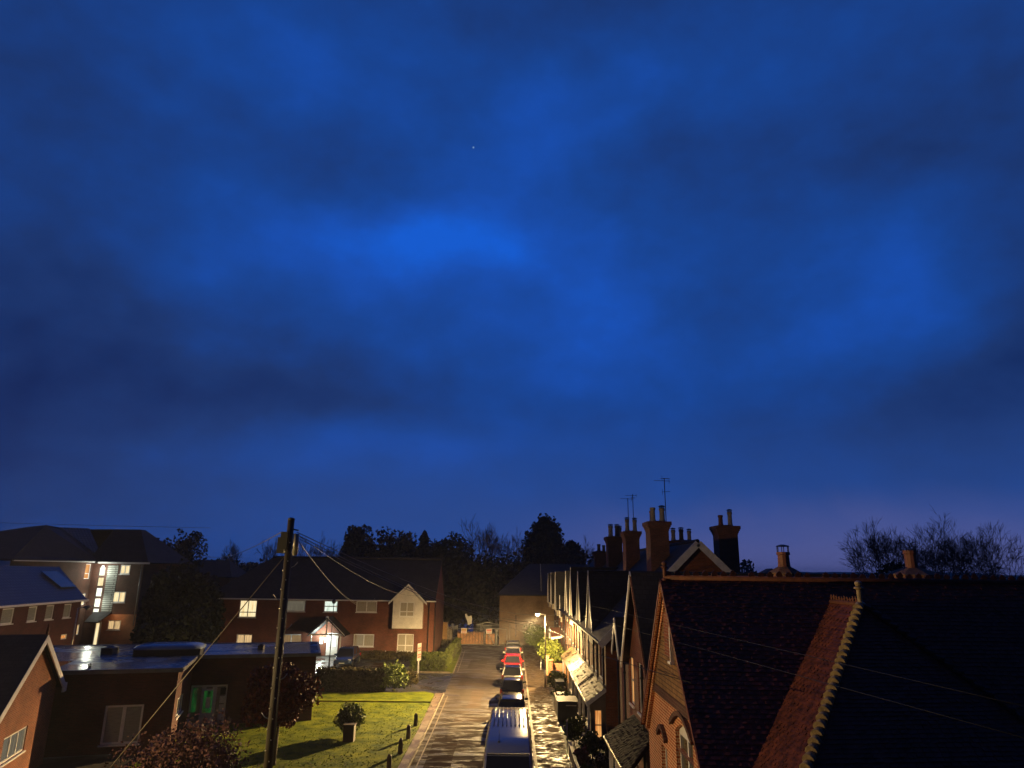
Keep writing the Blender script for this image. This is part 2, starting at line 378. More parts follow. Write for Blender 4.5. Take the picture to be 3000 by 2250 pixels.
e[0].position=.12; e[0].color=(.0045,.016,.088,1); e[1].position=1.15 if False else 1.; e[1].color=(.008,.105,.62,1)
k=e.new(.35); k.color=(.0105,.036,.155,1); k=e.new(.6); k.color=(.009,.056,.28,1); k=e.new(.8); k.color=(.0095,.075,.42,1)
l(acc,rp.inputs[0])
# paler band low over the horizon, purple to the right
def smooth(x,a,b): 
    n=nt.nodes.new('ShaderNodeMapRange'); n.interpolation_type='SMOOTHSTEP'; n.inputs['From Min'].default_value=a; n.inputs['From Max'].default_value=b
    l(x,n.inputs[0]); return n.outputs[0]
hz=math_('MULTIPLY',math_('SUBTRACT',1.,smooth(el,.02,.26)),math_('MULTIPLY_ADD',smooth(az,-.75,-.1),.75,.1))
m1=N(nt,'ShaderNodeMix',data_type='RGBA'); l(hz,m1.inputs[0]); l(rp.outputs[0],m1.inputs[6]); m1.inputs[7].default_value=(.024,.07,.28,1)
hp=math_('MULTIPLY',math_('MULTIPLY',math_('SUBTRACT',1.,smooth(math_('MULTIPLY_ADD',math_('SUBTRACT',cn.outputs[0],.5),.09,el),.0,.12)),smooth(az,-.12,.3)),.85)
m2=N(nt,'ShaderNodeMix',data_type='RGBA'); l(hp,m2.inputs[0]); l(m1.outputs[2],m2.inputs[6]); m2.inputs[7].default_value=(.10,.11,.30,1)
# one faint star
d=skydir(1387,432)
vd=nt.nodes.new('ShaderNodeVectorMath'); vd.operation='DOT_PRODUCT'; l(tc.outputs['Generated'],vd.inputs[0]); vd.inputs[1].default_value=tuple(d)
st=math_('MULTIPLY',smooth(vd.outputs['Value'],math.cos(.0017),math.cos(.0004)),.28)
m3=N(nt,'ShaderNodeMix',data_type='RGBA'); l(st,m3.inputs[0]); l(m2.outputs[2],m3.inputs[6]); m3.inputs[7].default_value=(.5,.8,1.,1)
# the dusk glow is ahead: the sky overhead and behind is darker
dv=nt.nodes.new('ShaderNodeVectorMath'); dv.operation='DOT_PRODUCT'; l(tc.outputs['Generated'],dv.inputs[0]); dv.inputs[1].default_value=(0,math.cos(R(15)),math.sin(R(15)))
l(m3.outputs[2],bg.inputs[0]); l(math_('MULTIPLY_ADD',smooth(dv.outputs['Value'],.15,.68),.85,.15),bg.inputs[1])

S.view_settings.view_transform='Standard'; S.view_settings.look='None'; S.view_settings.exposure=0; S.view_settings.gamma=1
S.cycles.use_denoising=True; S.cycles.max_bounces=4; S.cycles.diffuse_bounces=2; S.cycles.glossy_bounces=3; S.cycles.sample_clamp_indirect=3

# ------------------------------------------------------------------ ground
def sheet(name,pts,z,mat,kind='structure'):
    mb=MB(); mb.face([(x,y,z) for x,y in pts]); o=mb.build(name,mat); return tag(o,kind=kind)
def block(name,pts,z0,z1,mat):
    mb=MB(); mb.prism([(x,y,z0) for x,y in pts],(0,0,z1-z0)); return tag(mb.build(name,mat),kind='structure')
sheet('ground',[(-1500,-200),(1500,-200),(1500,1500),(-1500,1500)],-.03,soil)
KL=[(-4.75,-20),(-4.75,30),(-4.8,36),(-4.88,44),(-4.98,50),(-5.1,56),(-5.3,66.5),(-5.6,77),(-5.9,86),(-6.4,90)]
sheet('road',[(1.12,-20),(1.12,88),(4.5,90.3),(-7.6,90.3),(-8.,90)]+KL[::-1],0,asphalt)
# repair patches laid in the road
def patch(name,x0,y0,x1,y1,z,m,j=.05):
    mb=MB(); pts=[]
    for (a,b,c,d_) in ((x0,y0,x1,y0),(x1,y0,x1,y1),(x1,y1,x0,y1),(x0,y1,x0,y0)):
        for t in range(5): pts.append((a+(c-a)*t/5+rnd.uniform(-j,j),b+(d_-b)*t/5+rnd.uniform(-j,j)*2,z))
    mb.face(pts); return tag(mb.build(name,m),kind='structure')
asph2=wet('patched_asphalt',(.06,.045,.037),(.12,.09,.07),1.1,.34,.95,.6,8,.42,(.5,1.7,1),spec=.45,dry=0.,psc=.9)
asph3=wet('dark_patched_asphalt',(.04,.03,.026),(.075,.056,.045),1.1,.34,.9,.6,8,.42,(.5,1.7,1),spec=.45,dry=0.,psc=.9)
patch('road_patch',-3.6,46,-1.6,47.6,.004,asph2); patch('road_patch',-4.4,60,-.8,63.5,.004,asph2); patch('road_patch',-3.1,50.5,-2.2,58,.004,asph2); patch('road_patch',-4.3,70,-2.6,76,.004,asph3)
patch('road_patch',-4.2,31,-2.9,43,.004,asph3); patch('road_patch',-2.5,28,-1.3,36,.004,asph2)
block('pavement',[(1.25,-20),(2.85,-20),(2.85,88),(1.25,88)],-.02,.1,paving)
mb=MB()
y=-20
while y<88: mb.box((1.11,y,-.02),(1.245,y+.9,.105)); y+=.915
tag(mb.build('kerb',kerbm),kind='structure')
mb=MB()
for (a,b) in zip(KL,KL[1:]):
    if 56<=a[1]<66: continue
    n=max(1,int((b[1]-a[1])/.95))
    for i in range(n):
        p=V((a[0],a[1],0)).lerp(V((b[0],b[1],0)),i/n); q=V((a[0],a[1],0)).lerp(V((b[0],b[1],0)),(i+.985)/n)
        mb.bar(p+V((-.06,0,.02)),q+V((-.06,0,.02)),.11,.1)
mb.build('kerb',kerbm); tag(bpy.data.objects['kerb.001'],kind='structure')
# worn lines beside the left kerb
mb=MB()
for (y0_,y1_) in ((-20,54.5),(67.5,84)):
    prev=None
    yy=y0_
    while yy<y1_:
        def kx(t):
            for (a,b) in zip(KL,KL[1:]):
                if a[1]<=t<=b[1]: return a[0]+(b[0]-a[0])*(t-a[1])/(b[1]-a[1])
        x=kx(yy)+.28; x2=kx(min(yy+1,y1_))+.28
        mb.face([(x,yy,.008),(x+.07,yy,.008),(x2+.07,yy+1,.008),(x2,yy+1,.008)]); yy+=1.
tag(mb.build('road_marking',linem),kind='structure')
# inset paving repair and joints on the pavement
patch('pavement_patch',1.75,41.2,2.72,44.2,.104,wet('pale_paving_patch',(.13,.1,.07),(.19,.15,.11),1.5,.5,.9,.3,9,.4,spec=.2,dry=0.),.04)
mb=MB()
for y in [33,35.2,37.6,40.6,44.9,48,51.5,55,59,63,67]: mb.box((1.26,y,.1),(2.84,y+.035,.1035))
tag(mb.build('pavement_joint',soil),kind='structure')
# verge earth strip and lawns
block('verge',[(-4.87,-20),(-4.87,36),(-4.96,44),(-5.06,50),(-5.18,55.8),(-5.75,55.8),(-5.6,50),(-5.42,44),(-5.3,36),(-5.3,-20)],-.02,.07,earth)
block('lawn',[(-5.34,10),(-5.34,36),(-5.45,44),(-5.62,50),(-5.67,51.7),(-18.,51.2),(-18,38.5),(-17,31),(-17,10)],-.02,.09,grassm)
block('lawn_strip',[(-5.7,52.15),(-5.8,55.3),(-6.6,56.2),(-8.4,55.6),(-17,55.1),(-17,51.8)],-.02,.1,grassm)
sheet('path',[(-5.3,51.6),(-5.4,52.3),(-18,51.9),(-18,51.1)],.015,earth)  # earth-coloured strip standing in for a thin shadow across the lawn
sheet('car_park',[(-5.1,56.3),(-5.3,66.3),(-8.6,66.9),(-8.8,77.2),(-34,77.2),(-34,55),(-8.5,55.9)],.006,carpark)
sheet('porch_reflection',[(-20.2,57),(-15.,57),(-17.2,75.6),(-22.3,75.6)],.014,reflm)  # paler, glossier sheet shaped to the porch light's reflection on the wet ground
block('lawn_plot',[(-5.4,66.6),(-5.9,84),(-6.5,87),(-9.6,87),(-9.4,66.9)],-.02,.08,grassm)
mb=MB(); mb.bar((-9.3,66.5,.06),(-5.6,66.4,.06),.16,.18); tag(mb.build('kerb',kerbm),kind='structure')
sheet('yard',[(-9.8,90.4),(3,90.4),(3,125),(-14,125)],.01,carpark)

# fallen leaves on the pavement, verge and lawn
mb=MB()
for i in range(900):
    f=rnd.random()
    if f<.4: x,y,z=rnd.gauss(2.1,.3),rnd.uniform(28,42),.106
    elif f<.6: x,y,z=rnd.uniform(-5.3,-4.4),rnd.uniform(28,60),.08
    else: x,y,z=rnd.gauss(-10.5,1.8),rnd.gauss(34.5,2.2),.1
    if f<.4 and not 1.3<x<2.8: continue
    a=rnd.uniform(0,6.28); s_=rnd.uniform(.03,.075); dx,dy=math.cos(a)*s_,math.sin(a)*s_
    mb.face([(x-dx,y-dy,z),(x+dy*.6,y-dx*.6,z+rnd.uniform(.004,.02)),(x+dx,y+dy,z+.005),(x-dy*.6,y+dx*.6,z+rnd.uniform(.004,.02))])
tag(mb.build('fallen_leaves',plain('fallen_leaf',(.06,.03,.015),.6,var=.6,sc=3)),'dark fallen leaves on the pavement, verge and lawn','leaves',kind='stuff')
# grass tufts
mb=MB()
def inlawn():
    while True:
        y=rnd.uniform(29,55.2); x=rnd.uniform(-16,-5.45)
        if 51.3<y<52.4: continue
        if y>52 and x<-14: continue
        return x,y
for i in range(8000):
    x,y=inlawn(); a=rnd.uniform(0,6.28); h=rnd.uniform(.015,.05)*(1.5 if rnd.random()<.08 else 1); w=rnd.uniform(.02,.06)
    dx,dy=math.cos(a)*w,math.sin(a)*w; lx,ly_=rnd.uniform(-.05,.05),rnd.uniform(-.05,.05)
    mb.face([(x-dx,y-dy,.085),(x+dx,y+dy,.085),(x+lx+dx*.3,y+ly_+dy*.3,.085+h)])
tag(mb.build('grass',blade),'short rough grass on the lawns beside the road','grass',kind='stuff')

# ------------------------------------------------------------------ terraced row on the right (x = 5)
XF=5.0; EZ=5.6; RX=10.25; RZ=10.75
k_main=(RZ-EZ)/(RX-XF)
gable_render=plain('gable_render',(.36,.31,.25),.8,var=.2,sc=2)
def tiles(mb,a,b,c,d,tw,th,seed=1,tilt=.05,thick=.018,skip=None):
    """courses of single tiles laid on the plane a-b (top) / d-c (bottom), cut to the quad's sides"""
    rg=random.Random(seed); a,b,c,d=V(a),V(b),V(c),V(d); n=(b-a).cross(d-a).normalized()
    if n.z<0: n=-n
    h=((d-a).length+(c-b).length)/2; rows=max(1,int(h/th))
    for r in range(rows):
        t0,t1=r/rows,(r+1)/rows
        p0,q0,p1,q1=a.lerp(d,t0),b.lerp(c,t0),a.lerp(d,t1),b.lerp(c,t1); L=max((q0-p0).length,(q1-p1).length); m=int(L/tw)
        if m<1: continue
        sag=rg.uniform(-.004,.004)
        for i in range(-1,m+1):
            u0,u1=(i+.5*(r%2)+.04)/m,(i+.5*(r%2)+.96)/m
            u0,u1=max(0,u0),min(1,u1)
            if u1-u0<.1/m: continue
            if skip and rg.random()<skip: continue
            lift=thick+rg.uniform(0,thick*.5)+sag; j=rg.uniform(-tilt,tilt)*tw; k=rg.uniform(-.1,.1)*th
            A,B=p0.lerp(q0,u0)+n*.004,p0.lerp(q0,u1)+n*.004; dn=(p1-p0)/max(1e-6,(p1-p0).length)*k
            C,D=p1.lerp(q1,u1)+n*(lift+j)+dn,p1.lerp(q1,u0)+n*(lift-j)+dn
            e=n*thick*1.1
            mb.face([D,C,B,A] if (B-A).cross(D-A).dot(n)<0 else [A,B,C,D]); mb.face([D-e,C-e,C,D]); mb.face([A-n*.004,D-e,D,A]); mb.face([B-n*.004,C-e,C,B])
def gablet(par,yc,half,top,foot,x=4.9,board=True,infill=None,bw=.17):
    """steep front gable: brick triangle, tiled roof, pale bargeboards"""
    xe=XF+(top-EZ)/k_main
    inf=infill or gable_render
    mb=MB(); mb.face([(x,yc-half,foot),(x,yc+half,foot),(x,yc,top-.05)][::-1])
    mb.face([(x,yc-half,foot),(x,yc+half,foot),(x,yc+half,foot-.9),(x,yc-half,foot-.9)])
    mb.face([(x,yc-half,foot),(x,yc-half,foot-.9),(XF+.1,yc-half,foot-.9),(XF+.1,yc-half,foot)])
    mb.face([(x,yc+half,foot),(x,yc+half,foot-.9),(XF+.1,yc+half,foot-.9),(XF+.1,yc+half,foot)])
    g=mb.build('gable_front',inf,par)
    xr=x-.05
    for s_ in (-1,1):
        r=MB(); e=half+.12; fz=foot-.12*(top-foot)/half
        r.slab([(xr,yc+s_*e,fz),(xr,yc,top),(xe,yc,top),(XF+max(0,(fz-EZ)/k_main)+.05,yc+s_*e,fz)],.09); ro=r.build('gable_roof',slate,par)
    b=MB()
    for s_ in (-1,1):
        e=half+.14; fz=foot-.14*(top-foot)/half
        dn=V((0,s_*e,fz-top)).normalized(); w=V((0,-s_*abs(dn.z),-abs(dn.y)))*bw*1.3
        b.obox(V((xr-.04,yc,top-.02)),V((0,s_*e,fz-top)),V((.045,0,0)),w)
    b.build('bargeboard',white_paint,par)
def facade_window(par,wl,u,z0,z1,w,pane,label=None):
    return wl.window(par,u-w/2,u+w/2,z0,z1,pane,cols=2,rows=1,split=.5,rec=.06,fw=.08,mull=.1)
def terrace_house(y0,y1,label,wins,gabs,pipes,chims=(),south=False,north=False,porch=None,doors=()):
    h=thing('terraced_house',label,'house',(XF,y0,0),0,'houses of the brick terrace')
    h.location=(0,0,0)
    # facade faces -x ; u runs from y0
    wl=Wall((XF,y0,0),(0,1,0),(-1,0,0)); L=y1-y0
    holes=[(u-y0-w/2,u-y0+w/2,z0,z1) for (u,w,z0,z1,pn) in wins]+[(u-y0-.48,u-y0+.48,.12,2.15) for (u,dm) in doors]
    mb=MB(); wl.make(mb,L,0,EZ,holes)
    if south: mb.face([(XF,y0,0),(XF,y0,EZ),(15.5,y0,EZ),(15.5,y0,0)][::-1])
    if south: mb.face([(XF,y0,EZ),(RX,y0,RZ-.08),(15.5,y0,EZ)])
    else: mb.face([(XF,y0,0),(XF,y0,EZ),(RX,y0,RZ-.12),(15.5,y0,EZ),(15.5,y0,0)])
    if north: mb.face([(XF,y1,0),(XF,y1,EZ),(RX,y1,RZ-.08),(15.5,y1,EZ),(15.5,y1,0)])
    mb.face([(15.5,y0,0),(15.5,y0,EZ),(15.5,y1,EZ),(15.5,y1,0)])
    mb.build('wall',brick_house,h)
    r=MB(); ov=.3; ys=y0-(.28 if south else 0)
    r.slab([(XF-ov,ys,EZ-ov*k_main),(XF-ov,y1,EZ-ov*k_main),(RX,y1,RZ),(RX,ys,RZ)],.1)
    r.slab([(15.5+ov,ys,EZ-ov*k_main),(15.5+ov,y1,EZ-ov*k_main),(RX,y1,RZ),(RX,ys,RZ)],.1)
    ro=r.build('roof',slate,h)
    g=MB()
    yy=ys+.1
    while yy<y1-.2: g.cyl((RX,yy,RZ-.02),(RX,yy+.4,RZ-.02),.11,n=8); yy+=.43
    g.build('ridge_tiles',slate,ro)
    gt=MB(); gt.bar((XF-ov-.04,y0+.02,EZ-ov*k_main-.02),(XF-ov-.04,y1-.02,EZ-ov*k_main-.02),.1,.1); gt.build('gutter',black_pl,h)
    for (u,w,z0,z1,pn) in wins: wl.window(h,u-y0-w/2,u-y0+w/2,z0,z1,pn,cols=2,split=.5,rec=.06,fw=.08)
    for (u,dm) in doors:
        d=MB(); a=u-y0-.48
        d.obox(wl.p(a,.12,-.1),wl.t*.96,wl.n*.05,Z*2.03); do=d.build('door',dm,h)
        p=MB()
        for q in (.14,.56): p.obox(wl.p(a+q,.9,-.05),wl.t*.26,wl.n*.01,Z*1.); 
        p.build('door_panel',grey_paint,do); k_=MB(); k_.cyl(wl.p(a+.86,1.1,-.05),wl.p(a+.86,1.1,.02),.03,n=8); k_.build('handle',galv,do)
    for (yc,half,top,foot,x) in gabs: gablet(h,yc,half,top,foot,x)
    for yp in pipes: downpipe(h,(XF-.1,yp,.1),(XF-.1,yp,EZ-.3))
    # pale piers between the bays
    pr=MB()
    for yp in pipes: pr.box((XF-.035,yp+.45,0.02),(XF+.02,yp+.8,EZ-.25))
    if pipes: pr.build('pier',render_g,h)
    if south:
        b=MB()
        for (xa,xb) in ((XF-ov-.02,RX),(15.8,RX)):
            p=V((xa,ys-.03,EZ-ov*k_main-.16)); q=V((RX,ys-.03,RZ-.16)); d=(q-p).normalized()
            n_=V((0,-1,0)).cross(d).normalized(); 
            if n_.z<0: n_=-n_
            b.obox(p-n_*.16,q-p,V((0,.05,0)),n_*.36)
        b.build('bargeboard',white_paint,h)
    for c in chims: chimney(h,*c)
    return h
def chimney(par,x,y,w,d,zb,zt,pots,mat=None,name='chimney'):
    mb=MB(); mb.box((x-w/2,y-d/2,zb),(x+w/2,y+d/2,zt-.55),0)
    # corbelled head flaring in steps
    for i,(e,a,b) in enumerate(((.03,.55,.44),(.07,.44,.33),(.12,.33,.22),(.17,.22,.0))):
        mb.box((x-w/2-e,y-d/2-e,zt-a),(x+w/2+e,y+d/2+e,zt-b),0)
    mb.lathe((x,y,zt),[(w*.5,0),(w*.35,.08)],8,0)
    o=mb.build(name,mat or brick_ch,par)
    for (dx,dy,h,r,pm,cowl) in pots:
        p=MB(); p.lathe((x+dx,y+dy,zt+.04),[(r*1.15,0),(r*1.1,.1),(r,.14),(r*.92,h-.16),(r*1.12,h-.14),(r*1.12,h-.02),(r*.95,h)],12)
        po=p.build('chimney_pot',pm,o)
        if cowl:
            q=MB(); q.lathe((x+dx,y+dy,zt+.04+h),[(r*1.02,0),(r*1.02,.05)],12); q.lathe((x+dx,y+dy,zt+.04+h+.1),[(r*1.3,0),(r*1.1,.06),(r*.3,.1)],12)
            for t in range(4): 
                a=t*math.pi/2; q.cyl((x+dx+math.cos(a)*r*.8,y+dy+math.sin(a)*r*.8,zt+h+.06),(x+dx+math.cos(a)*r*.8,y+dy+math.sin(a)*r*.8,zt+h+.16),.015,n=5)
            q.build('cowl',dark_metal,po)
    return o
pot_buff=plain('buff_pot',(.42,.36,.28),.6,var=.35,sc=5)
pot_red=plain('red_pot',(.2,.075,.05),.6,var=.3,sc=5)
pot_dk=plain('sooty_pot',(.05,.045,.045),.7,var=.4,sc=5)

door_g=plain('grey_door',(.12,.12,.12),.4,var=.15); door_r=plain('red_door',(.3,.06,.03),.4,var=.15); door_b=plain('blue_door',(.05,.07,.12),.4,var=.15)
terrace_house(39.5,50.5,'nearest brick terrace house with white-edged end gable and two tall stacks',
  [(41.3,1.,3.35,5.0,curtain),(43.6,1.,3.35,5.0,glass_dk),(45.6,1.,3.35,5.,curtain_g),(48.4,1.,3.35,5.0,curtain),
   (40.35,.9,.5,2.2,win_orange),(44.9,1.2,.8,2.2,win_warm),(47.,1.2,.8,2.2,curtain)],
  [(46.35,1.85,9.1,5.6,4.9)],[39.8,42.5,44.5,47.2,49.8],
  [(8.95,44,1.15,1.5,8.0,12.05,[(-.28,-.3,.85,.16,pot_buff,False),(.3,-.3,.8,.17,pot_buff,True),(-.2,.4,.7,.15,pot_red,False)]),
   (13.9,46.3,1.25,1.3,7.6,12.0,[(-.3,-.2,.68,.15,pot_red,False),(.32,-.2,.88,.15,pot_buff,True)])],
  south=True,doors=[(42.6,door_g)])
terrace_house(50.5,61.,'second brick terrace house from the near end, with twin steep gables',
  [(52.1,1.,3.35,5.,curtain),(55.2,1.,3.35,5.,win_warm),(57.3,.9,3.35,5.,curtain),(59.6,1.,3.35,5.,win_cream),(52.5,1.2,.8,2.2,curtain),(58.,1.2,.8,2.2,win_dim)],
  [(53.8,1.7,9.05,5.6,4.9),(60.1,1.6,9.4,5.6,4.85)],[51.2,54.,56.3,58.5,60.7],
  [(8.96,54,1.05,1.5,8.2,12.0,[(-.3,-.3,.85,.16,pot_buff,True),(.28,-.3,.82,.16,pot_buff,True)]),
   (12.6,53.,1.9,1.2,8.2,11.3,[(-.6,0,.75,.16,pot_buff,True),(-.0,0,.8,.17,pot_dk,True),(.6,0,.7,.15,pot_buff,True)],brick_dark)],
  doors=[(55.6,door_g)])
terrace_house(61.,72.,'third brick terrace house from the near end, street lamp at its front',
  [(62.9,1.,3.35,5.,win_cream),(65.2,1.,3.35,5.,win_warm),(68.,1.,3.35,5.,win_cream),(70.6,1.,3.35,5.,curtain),(63,1.2,.8,2.2,curtain),(69.5,1.2,.8,2.2,curtain)],
  [(66.4,1.7,9.1,5.5,4.9)],[61.7,64.1,66.6,69.3,71.6],
  [(8.9,62.8,1.25,1.5,8.2,12.0,[(-.3,-.2,.9,.2,pot_buff,True),(.28,-.2,.9,.2,pot_dk,True),(.6,.3,.8,.16,pot_buff,True)],brick_dark)],doors=[(66.,door_r)])
terrace_house(72.,88.,'farthest brick terrace house beside the big brick warehouse wall',
  [(73.9,1.,3.35,5.,curtain),(77.7,.9,3.35,5.,curtain),(81.9,1.,3.35,5.,curtain),(85.6,1.,3.35,5.,curtain),(79.,1.2,.8,2.2,curtain)],
  [(76.2,1.3,9.0,5.45,4.5),(72.8,.55,6.7,5.0,4.75),(80.2,1.1,8.9,5.9,4.25),(84.,1.1,8.8,5.9,4.1)],[74.9,79.9,83.,86.],
  [(8.9,72.6,1.3,1.3,7.5,11.0,[(-.2,-.2,.7,.17,pot_dk,False),(.3,-.2,.6,.15,pot_dk,False)],brick_dark)],north=True,doors=[(83,door_b)])

# lean-to porch roofs, each a thing attached along the front
def leanto(y0,y1,zw,xl,zl,label,m,posts,split=None):
    t=thing('porch_canopy',label,'porch',(0,0,0),0,'tiled lean-to canopies on the terrace')
    r=MB(); r.slab([(XF-.01,y0,zw),(XF-.01,y1,zw),(xl,y1,zl),(xl,y0,zl)],.09); tiles(r,(XF-.02,y0,zw),(XF-.02,y1,zw),(xl-.02,y1,zl),(xl-.02,y0,zl),.3,.22,int(y0),.09,.03); r.build('roof',m,t)
    f=MB(); f.bar((XF-.05,y0,zw+.05),(XF-.05,y1,zw+.05),.14,.1); f.build('lead_flashing',galv,t)
    # tile noses along the lower edge
    g=MB(); yy=y0+.03
    while yy<y1-.2: g.cyl((xl-.03,yy+.02,zl+.0),(xl-.03,yy+.23,zl+.0),.055,n=6); yy+=.26
    g.build('edge_tiles',ridge_pale,t)
    if split is not None:
        g=MB(); n=10
        for i in range(n):
            p=V((XF-.05,split,zw+.06)).lerp(V((xl,split,zl+.06)),i/n); q=V((XF-.05,split,zw+.06)).lerp(V((xl,split,zl+.06)),(i+.85)/n); g.cyl(p,q,.1,.085,n=8)
        g.build('mortared_verge',kerbm,t)
    b=MB(); b.bar((XF,y0-.02,zw-.1),(xl,y0-.02,zl-.1),.05,.2); b.bar((xl+.04,y0,zl-.12),(xl+.04,y1,zl-.12),.06,.14); b.build('fascia',white_paint,t)
    for (yp) in posts:
        p=MB(); p.box((xl+.06,yp-.06,.1),(xl+.18,yp+.06,zl-.15)); p.build('post',white_paint,t)
    return t
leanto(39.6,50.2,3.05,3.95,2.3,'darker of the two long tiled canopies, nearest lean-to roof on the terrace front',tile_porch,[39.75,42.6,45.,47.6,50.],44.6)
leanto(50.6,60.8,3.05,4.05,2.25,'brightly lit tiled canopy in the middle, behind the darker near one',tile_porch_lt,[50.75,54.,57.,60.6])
# small pitched porch farther up
t=thing('porch_canopy','small pitched porch roof with pale bargeboards just beyond the street lamp','porch',(0,0,0),0,'tiled lean-to canopies on the terrace')
r=MB(); r.slab([(XF,78.,3.25),(XF,74.4,2.6),(3.95,74.4,2.45),(3.95,78.,3.1)],.08); r.slab([(XF,78.,3.25),(XF,81.4,2.6),(3.95,81.4,2.45),(3.95,78.,3.1)],.08); r.build('roof',brick_house,t)
b=MB(); b.bar((3.9,74.3,2.42),(3.9,78,3.1),.06,.26); b.bar((3.9,81.5,2.42),(3.9,78,3.1),.06,.26); b.bar((XF,74.3,2.55),(3.9,74.3,2.4),.06,.22); b.build('bargeboard',white_paint,t)
for y_ in (74.5,81.3):
    p=MB(); p.box((4.0,y_-.07,.1),(4.14,y_+.07,2.4)); p.build('post',white_paint,t)
# bay with grey panel walls under the middle canopies
for (y0_,y1_,lb) in ((50.65,53.3,'grey boarded porch side wall under the bright canopy'),(39.62,41.2,'pale arched porch bay with glowing curtains at the terrace corner')):
    t=thing('porch_bay',lb,'porch bay',(0,0,0))
    w_=Wall((4.15,y0_,0),(0,1,0),(-1,0,0)); L=y1_-y0_
    mb=MB(); w_.make(mb,L,.05,2.2,[(.3,L-.3,.9,2.0)]); 
    w2=Wall((4.15,y0_,0),(1,0,0),(0,-1,0)); w2.make(mb,.82,.05,2.3,[(.2,.62,.45,1.95)],gable=(.82,2.75)); mb.build('wall',render_g,t)
    lit=(y0_<45)
    w_.window(t,.3,L-.3,.9,2.0,win_orange if lit else curtain,cols=2,frame=grey_paint)
    w2.window(t,.2,.62,.45,1.95,win_orange if lit else curtain_g,cols=1,rows=2,frame=grey_paint,fw=.05)

# antennas
def antenna(label,x,y,z0,z1,dirs,group='tv aerials on the terrace roofs'):
    t=thing('tv_antenna',label,'antenna',(x,y,z0),0,group)
    m=MB(); m.cyl((0,0,0),(0,0,z1-z0),.028,n=6); m.build('mast',dark_metal,t)
    for (az_,z,L,n) in dirs:
        a=MB(); d=V((math.cos(az_),math.sin(az_),.05)).normalized(); s_=d.cross(Z).normalized(); c=V((0,0,z-z0))
        a.cyl(c-d*L*.35,c+d*L*.65,.014,n=5)
        for i in range(n):
            p=c+d*(L*(-.3+.92*i/(n-1))); hl=.2-.08*i/n; a.cyl(p-s_*hl,p+s_*hl,.007,n=4)
        a.cyl(c-d*L*.3-Z*.18,c-d*L*.3+Z*.18,.01,n=4); a.build('aerial_array',dark_metal,t)
antenna('tall tv aerial mast on the big two-pot chimney',9.62,44.3,11.9,14.85,[(R(170),14.7,1.0,9),(R(35),14.85,.7,6),(R(-10),14.0,.5,5)])
antenna('short tv aerial rising left of the small tilted one',8.72,53.4,11.9,14.5,[(R(175),14.45,.9,8)])
antenna('small tv aerial with tilted bracket above the second stack',9.72,57.,9.6,15.2,[(R(150),15.1,1.0,8),(R(60),14.9,.5,5)])

# ------------------------------------------------------------------ gabled brick house (second on the right)
h=thing('gabled_house','dark brick house with tall white bargeboard and orange lit sash, behind the near gable','house')
wl=Wall((XF,24.2,0),(0,1,0),(-1,0,0))
W2=[(26.2,27.,4.0,5.35,curtain),(28.6,29.5,3.7,5.55,curtain_g),(30.55,31.5,3.7,5.55,win_orange),(26.2,27.4,.9,2.3,glass_dk),(30,31.4,.9,2.3,glass_dk)]
mb=MB(); wl.make(mb,10.3,0,5.6,[(a-24.2,b-24.2,c,d_) for a,b,c,d_,_ in W2])
mb.face([(XF,25.9,5.6),(XF,31.5,5.6),(XF,28.7,8.95)][::-1]); mb.face([(XF,34.5,0),(XF,34.5,5.6),(14,34.5,5.6),(14,34.5,0)]); mb.face([(XF,24.2,0),(XF,24.2,5.6),(14,24.2,5.6),(14,24.2,0)][::-1])
mb.build('wall',brick_red,h)
for a,b,c,d_,pn in W2: wl.window(h,a-24.2,b-24.2,c,d_,pn,cols=1,split=.5,rec=.07,fw=.07)
r=MB(); kk=(9.05-5.6)/2.8
for s_,ye in ((-1,25.6),(1,31.8)):
    zf=9.05-abs(ye-28.7)*kk; r.slab([(XF-.3,28.7,9.05),(14,28.7,9.05),(14,ye,zf),(XF-.3,ye,zf)],.1)
r.slab([(XF+.1,31.5,5.55),(XF+.1,34.7,5.55),(9.,34.7,8.2),(9.,31.5,8.2)],.1); r.slab([(9,31.5,8.2),(9,34.7,8.2),(14,34.7,5.0),(14,31.5,5.0)],.1)
r.slab([(XF+.1,24.0,5.55),(XF+.1,26.0,5.55),(9.,26.0,8.2),(9.,24.,8.2)],.1)
r.build('roof',slate,h)
for s_ in (-1,1):
    b=MB(); e=3.1; dn=V((0,s_*e,-e*kk)); u_=dn.normalized(); w=V((0,-s_*abs(u_.z),-abs(u_.y)))*(.24 if s_>0 else .12)
    b.obox(V((XF-.36,28.7,9.03)),dn,V((.05,0,0)),w); b.build('bargeboard',white_paint if s_>0 else brick_red,h)
# half-sized gablet at the far end
b=MB(); b.face([(XF-.05,32.9,5.5),(XF-.05,34.9,5.5),(XF-.05,33.9,6.85)][::-1]); b.build('gable_front',brick_or,h)
b=MB()
for s_ in (-1,1): b.obox(V((XF-.3,33.9,6.95)),V((0,s_*1.2,-1.6)),V((.05,0,0)),V((0,-s_*.17,-.14)))
b.build('bargeboard',white_paint,h)
r=MB(); 
for s_ in (-1,1): r.slab([(XF-.25,33.9,6.98),(XF+1.6,33.9,6.98),(XF+.2,33.9+s_*1.2,5.4),(XF-.25,33.9+s_*1.2,5.4)],.06)
r.build('gable_roof',slate,h)
downpipe(h,(XF-.1,28.05,0.1),(XF-.1,28.05,5.6)); downpipe(h,(XF-.1,32.3,0.1),(XF-.1,32.3,5.4)); downpipe(h,(XF-.1,34.3,0.1),(XF-.1,34.3,5.3))
t=thing('porch_canopy','dark sagging tiled canopy on white posts, at the house behind the near gable','porch',(0,0,0))
